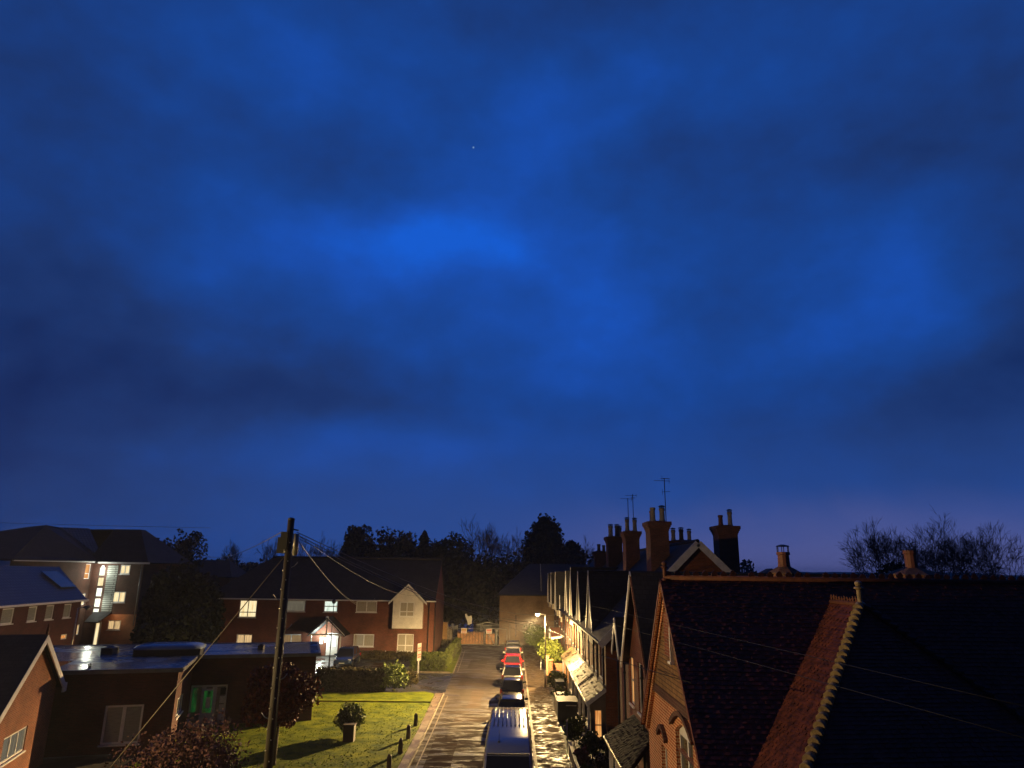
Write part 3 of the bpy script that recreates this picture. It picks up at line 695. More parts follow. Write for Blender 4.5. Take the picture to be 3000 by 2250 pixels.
r=MB(); r.slab([(XF-.02,26.6,3.4),(XF-.02,30.6,3.4),(3.85,31.3,2.45),(3.85,25.6,2.45)],.1); r.slab([(XF-.02,30.6,3.4),(XF-.02,31.4,2.5),(3.85,31.3,2.45)],.06); tiles(r,(XF-.03,26.6,3.4),(XF-.03,30.6,3.4),(3.83,31.3,2.45),(3.83,25.6,2.45),.24,.18,5,.1,.025); r.build('roof',tile_porch_dk,t)
g=MB(); yy=25.7
while yy<31.2: g.cyl((3.82,yy,2.42),(3.82,yy+.2,2.42),.06,n=6); yy+=.24
g.build('edge_tiles',ridge_pale,t)
for y_ in (25.9,27.7,29.4,31.1):
    p=MB(); p.box((4.0,y_-.07,.05),(4.15,y_+.07,2.4)); p.build('post',white_paint,t)
b=MB(); b.bar((4.07,25.7,2.32),(4.07,31.2,2.32),.08,.14); b.build('beam',white_paint,t)
b=MB(); b.box((3.9,25.65,2.42),(4.9,25.6,2.3)); b.build('fascia',white_paint,t)

# ------------------------------------------------------------------ near gable house with crested ridge
h=thing('gabled_house','orange brick house with tile-hung gable, crested ridge and big tiled roof, nearest right','house')
GX=4.0; wl=Wall((GX,15.0,0),(0,1,0),(-1,0,0)); kz=1.136; AY=18.5; AZ=8.85
NW=[(1.75,3.45,3.3,5.35,curtain,2),(4.55,5.25,3.2,4.6,curtain,1),(.3,1.0,2.4,4.1,curtain,1)]
mb=MB(); wl.make(mb,7.0,0,5.0,[q[:4] for q in NW if q[3]<=5.0],rev=.2)
# strip 5.0..6.05 incl. upper part of big window handled as its own grid
mb2=MB()
mb=MB()
def zroof(u): return AZ-.12-abs(15.0+u-AY)*kz
# full wall below 5 with windows
wl.make(mb,7.0,0,4.9,[(1.75,3.45,3.3,4.9),(4.55,5.25,3.2,4.6),(.3,1.0,2.4,4.1)],rev=.2)
# between 4.9 and 6.1 : trapezoid cut by verges, with arched opening
w4=Wall((GX,15,0),(0,1,0),(-1,0,0))
def q4(pts): mb.face([w4.p(u,z) for u,z in pts][::-1] if w4.t.cross(Z).dot(w4.n)<0 else [w4.p(u,z) for u,z in pts])
def ul(z): return AY-15-(AZ-.12-z)/kz
def ur(z): return AY-15+(AZ-.12-z)/kz
q4([(ul(4.9),4.9),(1.75,4.9),(1.75,5.3),(ul(5.3),5.3)]); q4([(3.45,4.9),(ur(4.9),4.9),(ur(5.3),5.3),(3.45,5.3)])
arc=[(1.75+1.7*i/8,5.3+.25*math.sin(math.pi*i/8)) for i in range(9)]
q4([(ul(5.3),5.3)]+arc+[(ur(5.3),5.3),(ur(6.1),6.1),(ul(6.1),6.1)])
mb.face([w4.p(1.75,4.9),w4.p(1.75,5.3),w4.p(1.75,5.3,-.2),w4.p(1.75,4.9,-.2)]); mb.face([w4.p(3.45,4.9),w4.p(3.45,5.3),w4.p(3.45,5.3,-.2),w4.p(3.45,4.9,-.2)])
for a_,b_ in zip(arc,arc[1:]): mb.face([w4.p(*a_),w4.p(*b_),w4.p(b_[0],b_[1],-.2),w4.p(a_[0],a_[1],-.2)])
mb.face([(GX,22,0),(GX,22,4.9),(16,22,4.9),(16,22,0)]); mb.face([(GX,15,0),(GX,15,4.9),(16,15,4.9),(16,15,0)][::-1])
# wing walls under the hipped roof
mb.box((5.0,13.3,0),(11.2,14.95,4.7)); 
wallo=mb.build('wall',brick_or,h)
# tile-hung upper gable, proud of the brick
mb=MB(); q=[(ul(6.1),6.1),(ur(6.1),6.1),(ur(8.7),8.7)]
vs=[w4.p(ul(6.05)+.02,6.05,.05),w4.p(ur(6.05)-.02,6.05,.05),w4.p(AY-15,AZ-.16,.05)]
mb.prism(vs,(.06,0,0)); mb.build('tile_hanging',tile_hung,h)
mb=MB()
mb.obox(w4.p(ul(6.0)+.02,5.83,.0),w4.t*(ur(6.0)-ul(6.0)-.04),w4.n*.07,Z*.22)
mb.build('band_course',brick_dark,h,'purple-brown dentil band under the hung tiles')
# louvred vent with brick
mb=MB(); mb.obox(w4.p(3.0,6.95,.05),w4.t*.9,w4.n*.03,Z*1.05); vo=mb.build('vent_panel',brick_red,h); mb=MB(); mb.obox(w4.p(2.94,6.88,.05),w4.t*.06,w4.n*.1,Z*1.12); mb.obox(w4.p(2.9,6.84,.05),w4.t*.3,w4.n*.12,Z*.06); mb.build('vent_trim',white_paint,vo)
# windows
def arched(a,b,c,d_,rise,pane,cols):
    f=MB(); fw=.08
    fo=wl.window(h,a,b,c,d_,pane,cols=cols,split=.42,rec=.1,fw=.08,mull=.12)
    if rise:
        ar=[(a+(b-a)*i/8,d_+rise*math.sin(math.pi*i/8)) for i in range(9)]
        f.prism([wl.p(u,z,-.16) for u,z in ar]+[wl.p(b,d_,-.16)][:0],wl.n*.06); f.build('arched_head',white,fo)
pane_n=plain('sash_pane',(.10,.09,.06),.15,var=.4,sc=2,uv=True,stretch=(6,.5,1))
arched(1.75,3.45,3.3,5.3,.24,pane_n,2); arched(4.55,5.25,3.2,4.6,0,pane_n,2); arched(.3,1.0,2.4,4.1,0,pane_n,1)
# hood moulds : dark brick arcs standing proud
def hood(u0,u1,z,rise):
    m_=MB(); n=14; c=[(u0+(u1-u0)*i/n,z+rise*math.sin(math.pi*i/n)) for i in range(n+1)]
    for a_,b_ in zip(c,c[1:]): m_.bar(wl.p(a_[0],a_[1],.05),wl.p(b_[0],b_[1],.05),.11,.1,up=wl.n)
    m_.build('hood_mould',brick_dark,h)
hood(1.5,3.7,5.42,.38); hood(4.4,5.4,4.82,.25); hood(.15,1.15,4.3,.25)
# verge trim
b=MB()
for s_ in (-1,1):
    dn=V((0,s_*3.5,-3.5*kz)); u_=dn.normalized(); w=V((0,-s_*abs(u_.z),-abs(u_.y)))
    b.obox(V((GX-.2,AY,AZ-.06)),dn,V((.06,0,0)),w*.1); b.obox(V((GX-.1,AY,AZ-.18)),dn*.99,V((.1,0,0)),w*.16)
b.build('verge_moulding',brick_or,h)
# roofs
r=MB(); ye=3.6; ze=AZ-ye*kz
r.slab([(GX-.22,AY,AZ),(16,AY,AZ),(16,AY-ye,ze),(GX-.22,AY-ye,ze)],.1)
r.slab([(GX-.22,AY,AZ),(16,AY,AZ),(16,AY+ye,ze),(GX-.22,AY+ye,ze)],.1)
tiles(r,(GX-.22,AY,AZ),(16,AY,AZ),(16,AY-ye,ze),(GX-.22,AY-ye,ze),.17,.11,3,.07,.014)
ro=r.build('roof',tile_dk,h)
WX=7.94; PZ=8.34; PY=16.5; VY=AY-(AZ-PZ)/kz
HL=V((4.42,12.68,4.8)); HR=V((11.5,13.5,4.8)); ym=AY-(AZ-4.8)/kz
P0=V((WX,PY,PZ)); V0=V((WX,VY,PZ))
r=MB(); r.slab([V0,P0,HL,(4.4,ym,4.8)],.08); tiles(r,V0,P0,HL,(4.4,ym,4.8),.17,.11,4,.08,.014); r.build('wing_roof',tile_red,h,'reddish tiled slope of the hipped wing')
r=MB(); r.slab([V0,P0,HR,(11.5,ym,4.8)],.08); r.slab([P0+V((0,0,.001)),HL,HR],.08); tiles(r,P0+V((-.03,0,0)),P0+V((.03,0,0)),HR,HL,.17,.11,6,.07,.014); r.build('wing_roof',tile_dk,h)
# crested ridge of main roof
def crest(p,q,m,par,step=.24,h0=.16,base=.075):
    c=MB(); p,q=V(p),V(q); L=(q-p).length; d=(q-p).normalized(); s_=d.cross(Z).normalized()
    n=int(L/step); c.tube([p,q],base,6)
    for i in range(n):
        if rnd.random()<.05: continue
        hh=h0*rnd.uniform(.72,1.08)
        o=p+d*(i*step+.03)+Z*(base*.7); w_=step*.62
        pts=[o,o+d*w_,o+d*(w_*1.05)+Z*hh*.5,o+d*w_*.78+Z*hh*.85,o+d*w_*.5+Z*hh,o+d*w_*.22+Z*hh*.85,o-d*w_*.05+Z*hh*.5]
        c.prism([x-s_*.02 for x in pts],s_*.04)
    return c.build('crested_ridge',m,par)
crest((GX-.1,AY,AZ+.02),(15.9,AY,AZ+.02),ridge_clay,ro)
crest((WX,VY-.05,PZ+.02),(WX,PY,PZ+.02),ridge_clay,ro,.14,.15,.06)
def hiptiles(p,q,m,par,r=.13):
    c=MB(); p,q=V(p),V(q); L=(q-p).length; d=(q-p).normalized(); n=int(L/.2)
    for i in range(n):
        a=p+d*(i*.2); b_=p+d*(i*.2+.24); up=V((0,0,1))-d*d.z; up.normalize()
        c.cyl(a+up*.0,b_+up*.07,r*.72,r*1.08,n=10)
    return c.build('bonnet_hip_tiles',m,par)
hiptiles(P0,HL,ridge_pale,ro,.105); hiptiles(P0,HR,claytile_dk,ro,.065)  # left hip in pale tiles, right hip in thinner dark ones
def finial(c,m,par,s_=1.):
    f=MB(); f.lathe(c,[(.12*s_,0),(.14*s_,.05*s_),(.07*s_,.1*s_),(.075*s_,.42*s_),(.13*s_,.46*s_),(.13*s_,.49*s_),(.07*s_,.52*s_),(.1*s_,.58*s_),(.1*s_,.63*s_),(.03*s_,.68*s_)],12); f.build('finial',m,par)
finial((GX-.08,AY,AZ-.05),ridge_clay,ro,.72); finial(P0,ridge_pale,ro,.8)
# two squat flared chimneys beyond its ridge
for (x,w_,pm,hh,lab,cw) in ((7.72,.8,pot_red,.58,'squat flared brick chimney with caged cowl',True),(11.35,1.22,pot_red,.7,'wide squat brick chimney with tall red pot',False)):
    o=MB(); y=20.3; zb=7.0; zt=9.08
    o.lathe((x,y,zb),[(w_*.42,0),(w_*.42,zt-zb-.42),(w_*.47,zt-zb-.4),(w_*.47,zt-zb-.3),(w_*.53,zt-zb-.28),(w_*.53,zt-zb-.18),(w_*.6,zt-zb-.16),(w_*.62,zt-zb-.04),(w_*.4,zt-zb+.06),(w_*.2,zt-zb+.14)],8)
    ch=o.build('chimney',bricky('lit_chimney_brick',(.30,.12,.06),(.2,.08,.045),(.25,.2,.14),bump=.8,h=.06),h,lab)
    p=MB(); rr=.165; p.lathe((x,y,zt+.1),[(rr*1.1,0),(rr,.1),(rr*.95,hh*.6),(rr*1.15,hh*.62),(rr*1.1,hh*.75)],12); po=p.build('chimney_pot',pm,ch)
    if cw:
        q_=MB(); 
        for t_ in range(6): a=t_*math.pi/3; q_.cyl((x+math.cos(a)*rr,y+math.sin(a)*rr,zt+.1+hh*.75),(x+math.cos(a)*rr,y+math.sin(a)*rr,zt+.25+hh*.75),.012,n=5)
        q_.lathe((x,y,zt+.25+hh*.75),[(rr*1.15,0),(rr*1.,.03),(rr*.3,.06)],12); q_.build('cowl',dark_metal,po)
# dark hipped house roof beyond
h=thing('dark_hipped_house','dark low hipped house roof behind the crested ridge','house')
mb=MB(); mb.box((10.2,30,0),(13.6,37,7.6)); mb.build('wall',brick_dark,h)
r=MB(); A=[(9.9,29.7,7.6),(13.9,29.7,7.6),(13.9,37.3,7.6),(9.9,37.3,7.6)]; B=[(11.6,32.,9.25),(12.4,35,9.25)]
r.slab([A[0],A[1],B[0]],.08); r.slab([A[1],A[2],B[1],B[0]],.08); r.slab([A[2],A[3],B[1]],.08); r.slab([A[3],A[0],B[0],B[1]],.08); r.build('roof',slate,h)
h=thing('long_low_house','long dark flat ridged building to the right beyond the chimneys','building')
mb=MB(); mb.box((14,38,0),(30,46,7.2)); mb.build('wall',brick_dark,h)
r=MB(); r.slab([(13.7,37.7,7.2),(30.3,37.7,7.2),(30.3,42,8.35),(13.7,42,8.35)],.1); r.slab([(13.7,46.3,7.2),(30.3,46.3,7.2),(30.3,42,8.35),(13.7,42,8.35)],.1); r.build('roof',slate,h)

# ------------------------------------------------------------------ warehouse at the end of the street
h=thing('brick_warehouse','big windowless brick building under a dark hipped roof, closing the street','building')
mb=MB(); mb.box((-1.75,91.5,0),(13,108,6.05)); mb.build('wall',brick_old,h)
r=MB(); r.slab([(-2.,91.2,6.05),(13.2,91.2,6.05),(13.2,99.5,9.95),(2.2,99.5,9.95)],.15); r.slab([(-2,91.2,6.05),(2.2,99.5,9.95),(-2,108.3,6.05)],.15); r.slab([(-2.,108.3,6.05),(13.2,108.3,6.05),(13.2,99.5,9.95),(2.2,99.5,9.95)],.15)
ro=r.build('roof',slate,h)
downpipe(h,(.35,91.4,1.),(.35,91.4,3.6)); 
f=MB(); f.cyl((3.6,92.2,6.0),(3.45,92.2,9.9),.05,n=6); f.build('flue_pipe',galv,h,'thin pale flue pipe rising from the eaves')

# ------------------------------------------------------------------ yard gates, wall, skip
h=thing('garden_wall','short tall ochre brick wall at the left of the yard gates','wall')
mb=MB(); mb.box((-9.95,88.4,0),(-7.95,88.75,2.82)); mb.build('wall',bricky('ochre_brick',(.36,.2,.07),(.28,.14,.05),(.3,.22,.12),bump=.3),h); mb=MB(); mb.box((-8.0,88.36,0),(-7.9,88.4,2.9)); mb.build('trim',kerbm,h)
h=thing('yard_gate','galvanised mesh double gate with diagonal brace and two signs, across the yard','gate')
mb=MB()
def rect(x0,x1,z0,z1,y=90.45,r=.035):
    mb.cyl((x0,y,z0),(x1,y,z0),r,n=6); mb.cyl((x0,y,z1),(x1,y,z1),r,n=6); mb.cyl((x0,y,z0),(x0,y,z1),r,n=6); mb.cyl((x1,y,z0),(x1,y,z1),r,n=6)
rect(-7.7,-3.6,.1,1.95); mb.build('gate_leaf',galv,h)
mb=MB(); rect(-3.5,-.75,.05,2.0); mb.cyl((-3.5,90.45,1.95),(-2.2,90.45,.08),.04,n=6); mb.cyl((-2.2,90.45,1.8),(-1.6,90.45,.9),.03,n=6); mb.build('gate_leaf',galv,h)
mb=MB(); mb.cyl((-2.05,90.5,.1),(-2.05,90.5,1.95),.12,n=8); mb.cyl((-2.05,90.5,1.5),(-2.05,90.5,1.96),.12,.24,n=8); mb.build('post',galv,h)
mb=MB(); mb.cyl((-.4,90.9,0),(-.4,90.9,2.6),.035,n=6); mb.build('post',galv,h)
sign_w=plain('sign_white',(.7,.62,.55),.4,var=.1); sign_r=plain('sign_red',(.55,.12,.08),.4,var=.15); sign_o=plain('sign_ochre',(.5,.25,.08),.4,var=.15)
for (x,z,col1) in ((-6.1,1.72,sign_o),(-2.98,1.72,sign_r)):
    s_=MB(); s_.box((x-.36,90.38,z-.3),(x+.36,90.40,z+.28)); so=s_.build('sign_board',sign_w,h)
    s_=MB(); s_.box((x-.3,90.372,z-.02),(x+.3,90.379,z+.2)); 
    s_.build('sign_panel',col1,so)
    s_=MB()
    for i in range(2): s_.box((x-.26,90.372,z-.13-i*.09),(x+.26,90.379,z-.08-i*.09))
    s_.build('sign_lines',sign_r,so)
h=thing('timber_crate_stack','rusty orange boarded stack behind the yard gate','crates')
mb=MB()
for i in range(9): mb.box((-6.95+i*.38,91.1,.1),(-6.62+i*.38,91.6,1.5+.05*rnd.random()))
mb.build('boards',wood_or,h); mb=MB()
mb.bar((-6.9,91.05,.2),(-5.4,91.05,1.4),.1,.05); mb.bar((-5.3,91.05,1.4),(-3.8,91.05,.2),.1,.05); mb.bar((-6.9,91.05,1.45),(-3.7,91.05,1.45),.1,.05); mb.build('battens',wood,h)
h=thing('timber_crate_stack','smaller orange boarded crate behind the braced gate leaf','crates')
mb=MB()
for i in range(3): mb.box((-3.4+i*.4,91.2,.1),(-3.05+i*.4,91.9,1.3)); 
mb.build('boards',wood_or,h)
blue_tarp=plain('blue_grey_tarpaulin',(.10,.13,.19),.35,var=.3,sc=2,bump=.5,bsc=4)
h=thing('covered_pile','large pile under a pale blue tarpaulin in the dark yard','pile')
mb=MB(); nx,ny=12,8
def th(i,j): return max(.3,2.6*abs(math.sin(math.pi*(i+.2)/(nx+.4)))**.6*abs(math.sin(math.pi*(j+.2)/(ny+.4)))**.5+.25*math.sin(i*2.1+j*1.7))
for i in range(nx):
    for j in range(ny):
        P=lambda a,b:(-6.3+a*.5,113+b*.6,th(a,b)+.9)
        mb.face([P(i,j),P(i+1,j),P(i+1,j+1),P(i,j+1)],0,True)
mb.build('tarpaulin',blue_tarp,h)
mb=MB(); mb.box((-6.2,113.2,0),(-.5,117,1.1)); mb.build('stack',wood,h)
h=thing('yard_trailer','low dark trailer with pale edges parked in the yard','trailer')
mb=MB(); mb.box((-5.2,103,.5),(-1.8,107,1.5)); mb.build('body',dark_metal,h)
mb=MB(); mb.bar((-5.2,102.95,1.5),(-3.6,102.95,1.9),.06,.1); mb.bar((-3.6,102.95,1.9),(-1.8,102.95,1.5),.06,.1); mb.bar((-5.2,102.95,1.5),(-1.8,102.95,1.5),.06,.06); mb.build('rail',galv,h)
for x_ in (-4.6,-2.4):
    w_=MB(); w_.cyl((x_-.1,104,.35),(x_+.1,104,.35),.35,n=14); w_.build('wheel',black_pl,h)
for i,(x,y,rz_,lb) in enumerate(((-9.3,96,.4,'white sheet metal offcut leaning left in the yard'),(-7.5,95,-.2,'pale board standing behind the crate stack'),(-4.1,94,.7,'pale bent board beside the gate post in the yard'),(-6.2,104,.2,'narrow white panel lying farther back in the yard'))):
    mb=MB(); mb.obox((-.3,-.02,0),(.6,0,0),(0,.04,0),(.35,.1,1.1)); mb.obox((-.2,.1,0),(.3,0,0),(0,.04,0),(-.1,.2,1.5)); o=mb.build('scrap_panel',galv); o.location=(x,y,.8 if i!=3 else 1.5); o.rotation_euler=(0,.3*(-1)**i,rz_)
    tag(o,lb,'panel')
for i,(x,y,lb) in enumerate(((-1.4,91.2,'small pale rubble heap by the gate foot at the warehouse wall'),(-8.2,92.6,'pale rubble heap behind the ochre wall'))):
    mb=MB()
    for k_ in range(14):
        a=rnd.uniform(0,6.3); d_=rnd.uniform(0,.35); s_=rnd.uniform(.06,.14)
        mb.obox((x+math.cos(a)*d_,y+math.sin(a)*d_,rnd.uniform(0,.2)+(1.7 if i else 0)),(s_,.03,.02),(-.02,s_,.03),(.02,.01,s_))
    if i: mb.box((x-.5,y-.3,0),(x+.5,y+.3,1.75))
    tag(mb.build('rubble_heap',kerbm),lb,'rubble')

# ------------------------------------------------------------------ brick apartment house, left of the street end
h=thing('brick_apartment_house','two-storey red brick house with white oriel, porch and lit windows, facing the lawn','house')
Y0=78.; wl=Wall((-33.2,Y0,0),(1,0,0),(0,-1,0)); x0=-33.2; L=24.7
HW=[(-29.65,-27.75,3.75,5.55,win_cream,2,.3),(-24.85,-22.5,4.42,5.6,win_dimg,1,None),(-20.5,-19.0,4.42,5.6,win_white,1,.5),(-17.0,-14.75,4.45,5.6,curtain,2,None),
    (-29.6,-27.9,.8,2.05,win_warm,2,None),(-24.9,-22.6,1.15,2.12,win_dim,2,None),(-17.05,-14.85,.97,2.22,curtain,2,None),(-12.35,-10.6,.52,2.3,curtain,2,.35),(-19.95,-18.65,.05,2.3,None,0,None)]
mb=MB(); wl.make(mb,L,0,5.75,[(a-x0,b-x0,c,d_) for a,b,c,d_,*_ in HW])
mb.face([(-8.5,78,0),(-8.5,78,5.75),(-8.5,88,5.75),(-8.5,88,0)][::-1]); mb.face([(x0,78,0),(x0,78,5.75),(x0,88,5.75),(x0,88,0)]); mb.face([(-8.5,78,5.75),(-8.5,83,10.1),(-8.5,88,5.75)])
mb.build('wall',bricky('russet_brick',(.2,.055,.03),(.14,.038,.022),(.16,.12,.09),bump=.3),h)
for a,b,c,d_,pn,cols,spl in HW:
    if pn: wl.window(h,a-x0,b-x0,c,d_,pn,cols=cols,split=spl if spl else None,rows=1,rec=.05,fw=.09,sill=True)
r=MB(); r.slab([(-33.6,77.6,5.72),(-8.4,77.6,5.72),(-8.4,83,10.15),(-28.2,83,10.15)],.15); r.slab([(-33.6,88.4,5.72),(-8.4,88.4,5.72),(-8.4,83,10.15),(-28.2,83,10.15)],.15); r.slab([(-33.6,77.6,5.72),(-28.2,83,10.15),(-33.6,88.4,5.72)],.15)
ro=r.build('roof',slate,h)
mb=MB(); mb.bar((-33.6,77.52,5.68),(-13.1,77.52,5.68),.1,.13); mb.bar((-9.6,77.52,5.68),(-8.3,77.52,5.68),.1,.13); mb.build('gutter',white,h)
mb=MB(); mb.cyl((-28.2,83,10.18),(-8.4,83,10.18),.13,n=8); mb.build('ridge_tiles',slate,ro)
downpipe(h,(-9.1,77.9,.1),(-9.1,77.9,5.6),.05)
downpipe(h,(-8.42,77.95,.1),(-8.42,77.95,5.7),.06)
# oriel
ow=Wall((-12.9,77.3,0),(1,0,0),(0,-1,0))
mb=MB(); ow.make(mb,3.2,2.9,5.8,[(.73,2.28,4.1,5.6)],gable=(1.6,7.2)); mb.face([(-12.9,77.3,2.9),(-12.9,78,2.9),(-12.9,78,5.8),(-12.9,77.3,5.8)]); mb.face([(-9.7,77.3,2.9),(-9.7,78,2.9),(-9.7,78,5.8),(-9.7,77.3,5.8)]); mb.face([(-12.9,77.3,2.9),(-12.9,78,2.9),(-9.7,78,2.9),(-9.7,77.3,2.9)])
oo=mb.build('oriel_bay',render_w,h,'white rendered projecting bay with its own gable')
f=ow.window(oo,.73,2.28,4.1,5.6,curtain,cols=2,split=.34,rec=.04,fw=.09)
r=MB(); r.slab([(-13.3,77.,5.62),(-11.3,77.,7.5),(-11.3,81.,7.5),(-13.3,79.,5.62)],.1); r.slab([(-9.3,77.,5.62),(-11.3,77.,7.5),(-11.3,81.,7.5),(-9.3,79.,5.62)],.1); r.build('oriel_roof',slate,oo)
b=MB(); b.obox((-11.3,76.96,7.48),(-2.05,0,-1.93),(0,.06,0),(.0,0,-.24)); b.obox((-11.3,76.96,7.48),(2.05,0,-1.93),(0,.06,0),(.0,0,-.24)); b.build('oriel_bargeboard',white_paint,oo)
# porch
p=MB()
for x_ in (-20.9,-17.85): p.box((x_-.06,75.4,.02),(x_+.06,75.52,2.35))
po=p.build('porch_frame',white_paint,h)
p=MB(); p.bar((-21.2,75.4,2.35),(-17.5,75.4,2.35),.08,.16); p.bar((-21.25,75.36,2.25),(-19.35,75.36,3.95),.08,.17); p.bar((-17.45,75.36,2.25),(-19.35,75.36,3.95),.08,.17); p.bar((-19.35,75.38,2.4),(-19.35,75.38,3.8),.14,.06,up=(0,1,0)); p.build('porch_truss',white_paint,po)
p=MB(); p.slab([(-21.3,75.2,2.24),(-19.35,75.2,4.02),(-19.35,78,4.02),(-21.3,78,2.24)],.08); p.slab([(-17.4,75.2,2.24),(-19.35,75.2,4.02),(-19.35,78,4.02),(-17.4,78,2.24)],.08); p.build('porch_roof',slate,po)
p=MB(); p.lathe((-19.35,75.3,3.98),[(.16,0),(.18,.1),(.1,.2)],8); p.build('porch_finial',white,po)
d_=MB(); 
wl2=wl
d_.obox((-19.9,77.96,.06),(1.2,0,0),(0,.05,0),(0,0,2.2)); do=d_.build('door',white,h,'white door with tall bright glazing')
g=MB(); g.box((-19.72,77.93,.95),(-19.36,77.955,2.1)); g.box((-19.24,77.93,.95),(-18.88,77.955,2.1)); g.build('door_glazing',glow('door_lit_glass',(1.,1.,.92),1.6,3,(.6,.65,.6)),do)
p=MB(); p.box((-20.6,77.88,1.2),(-20.3,77.94,1.85)); p.box((-20.1,77.9,1.35),(-20.,77.94,1.8)); p.build('notice_board',white,h)
p=MB(); p.box((-20.55,77.8,2.1),(-20.25,77.93,2.2)); p.build('wall_lamp',glow('porch_tube',(.95,1.,.9),5.,1),h)
# low posts of the planted strip
for x_ in (-16.1,-13.3,-10.6): 
    p=MB(); p.cyl((x_,76.6,0),(x_,76.6,.75),.05,n=8); tag(p.build('garden_post',white_paint),{-16.1:'left white post in the strip under the house windows',-13.3:'middle white post in the strip under the house windows',-10.6:'right white post in the strip under the house windows'}[x_],'post','white posts before the brick house')

# small blue-lit annexe left of it
h=thing('lean_to_annexe','small dark annexe with a pale blue window, left of the brick apartment house','building')
wl=Wall((-36.9,79.5,0),(1,0,0),(0,-1,0)); mb=MB(); wl.make(mb,3.9,0,5.4,[(1.1,2.3,3.3,5.05)]); mb.face([(-36.9,79.5,0),(-36.9,79.5,5.4),(-36.9,84,5.4),(-36.9,84,0)]); mb.build('wall',brick_dark,h)
wl.window(h,1.1,2.3,3.3,5.05,win_blue,cols=1)
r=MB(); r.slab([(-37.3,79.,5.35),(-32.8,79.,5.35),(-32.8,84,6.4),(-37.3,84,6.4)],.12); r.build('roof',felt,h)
# distant dim house with lit window between trees
h=thing('distant_house','distant dark house with one small lit window seen between the trees','house')
wl=Wall((-52,108,0),(1,0,0),(0,-1,0)); mb=MB(); wl.make(mb,9.,0,7.6,[(5.1,6.7,5.6,6.6)]); mb.face([(-43,108,0),(-43,108,7.6),(-43,116,7.6),(-43,116,0)]); mb.build('wall',brick_dark,h)
wl.window(h,5.1,6.7,5.6,6.6,win_warm,cols=2,sill=False)
r=MB(); r.slab([(-52.4,107.6,7.5),(-42.6,107.6,7.5),(-45,112,10),(-50,112,10)],.12); r.slab([(-42.6,107.6,7.5),(-42.6,116.4,7.5),(-45,112,10)],.12); r.build('roof',slate,h)
h=thing('distant_garage','low flat-roofed outbuilding with two small lit openings, left of the distant house','building')
wl=Wall((-59,105,0),(1,0,0),(0,-1,0)); mb=MB(); wl.make(mb,8,0,6.6,[(3.1,3.7,5.4,6.2),(4.9,5.3,5.4,6.2)]); mb.build('wall',brick_red,h); wl.window(h,3.1,3.7,5.4,6.2,win_warm,cols=1,sill=False); wl.window(h,4.9,5.3,5.4,6.2,win_warm,cols=1,sill=False)
r=MB(); r.slab([(-60,100,5.0),(-51,100,5.0),(-51,105,5.3),(-60,105,5.3)],.15); r.build('roof',felt,h)

# ------------------------------------------------------------------ apartment block, far left
h=thing('apartment_block','three-storey apartment block with hipped roofs and bright stair windows, far left','building')
wf=Wall((-43.,75.,0),(1,0,0),(0,-1,0)); ww=Wall((-44.5,62.6,0),(0,1,0),(1,0,0))
FW=[(1.45,2.5,8.1,9.05,win_cream,2),(1.1,2.45,5.25,6.35,win_cream,2),(1.05,2.4,2.55,3.5,win_warm,2)]
mb=MB(); wf.make(mb,3.9,4.1,9.2,[q[:4] for q in FW[:2]],rev=.1); mb.face([(-39.1,75,0),(-39.1,75,9.2),(-39.1,85,9.2),(-39.1,85,0)][::-1]); mb.build('wall',brick_dark,h)
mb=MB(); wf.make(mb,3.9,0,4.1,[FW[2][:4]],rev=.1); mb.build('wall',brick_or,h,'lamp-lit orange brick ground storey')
mb=MB(); mb.obox(wf.p(.15,4.3,0),wf.t*1.1,wf.n*.03,Z*4.7); mb.build('cladding',clad,h,'pale weatherboard strip beside the stair windows')
for q in FW: wf.window(h,*q[:4],q[4],cols=2,rec=.03,fw=.1,frame=white)
# tower with stair windows set at the corner
ws_=Wall((-44.5,75.0,0),(1,0,0),(0,-1,0)); mb=MB()
sw=[(.75,1.42,z,z+.92,win_white) for z in (4.75,5.8,6.85,7.9)]+[(.75,1.42,3.7,4.65,win_white)]
ws_.make(mb,1.5,0,9.3,[q[:4] for q in sw],rev=.08); mb.build('wall',brick_dark,h)
bright=glow('stair_lit_pane',(1.,1.,.85),1.6,2,(.8,.8,.6))
for i,q in enumerate(sw): ws_.window(h,*q[:4],bright if i!=2 else win_cream,cols=1,rec=.03,fw=.05,sill=False,frame=dark_metal)
GW=[(11.2,12.1,7.6,9.1,win_orange),(11.3,12.,5.0,6.1,win_cream),(13.,13.7-.6,5.1,6.1,win_dimg),(11.1,11.9,2.1,3.1,win_warm),(8.6,9.5,2.1,3.1,win_dim)]
mb=MB(); ww.make(mb,12.4,0,9.35,[q[:4] for q in GW if q[1]<12.4]); mb.build('wall',brick_dark,h)
for q in GW:
    if q[1]<12.4 : ww.window(h,*q[:4],q[4],cols=1,split=.35,fw=.05,sill=False)
mb=MB(); mb.box((-43.1,74.8,.8),(-42.55,74.97,3.35)); do=mb.build('door',white,h); mb=MB(); mb.box((-42.98,74.77,1.0),(-42.68,74.79,3.2)); mb.build('door_glazing',win_cream,do)
mb=MB(); mb.slab([(-43.6,73.6,3.4),(-42.2,73.6,3.4),(-41.7,75,4.3),(-43.6,75,4.3)],.1); mb.build('porch_roof',slate,h)
mb=MB(); mb.box((-43.7,74.45,9.15),(-38.3,74.6,9.33)); mb.box((-44.2,62.4,9.25),(-44.05,74.6,9.43)); mb.build('fascia',white,h)
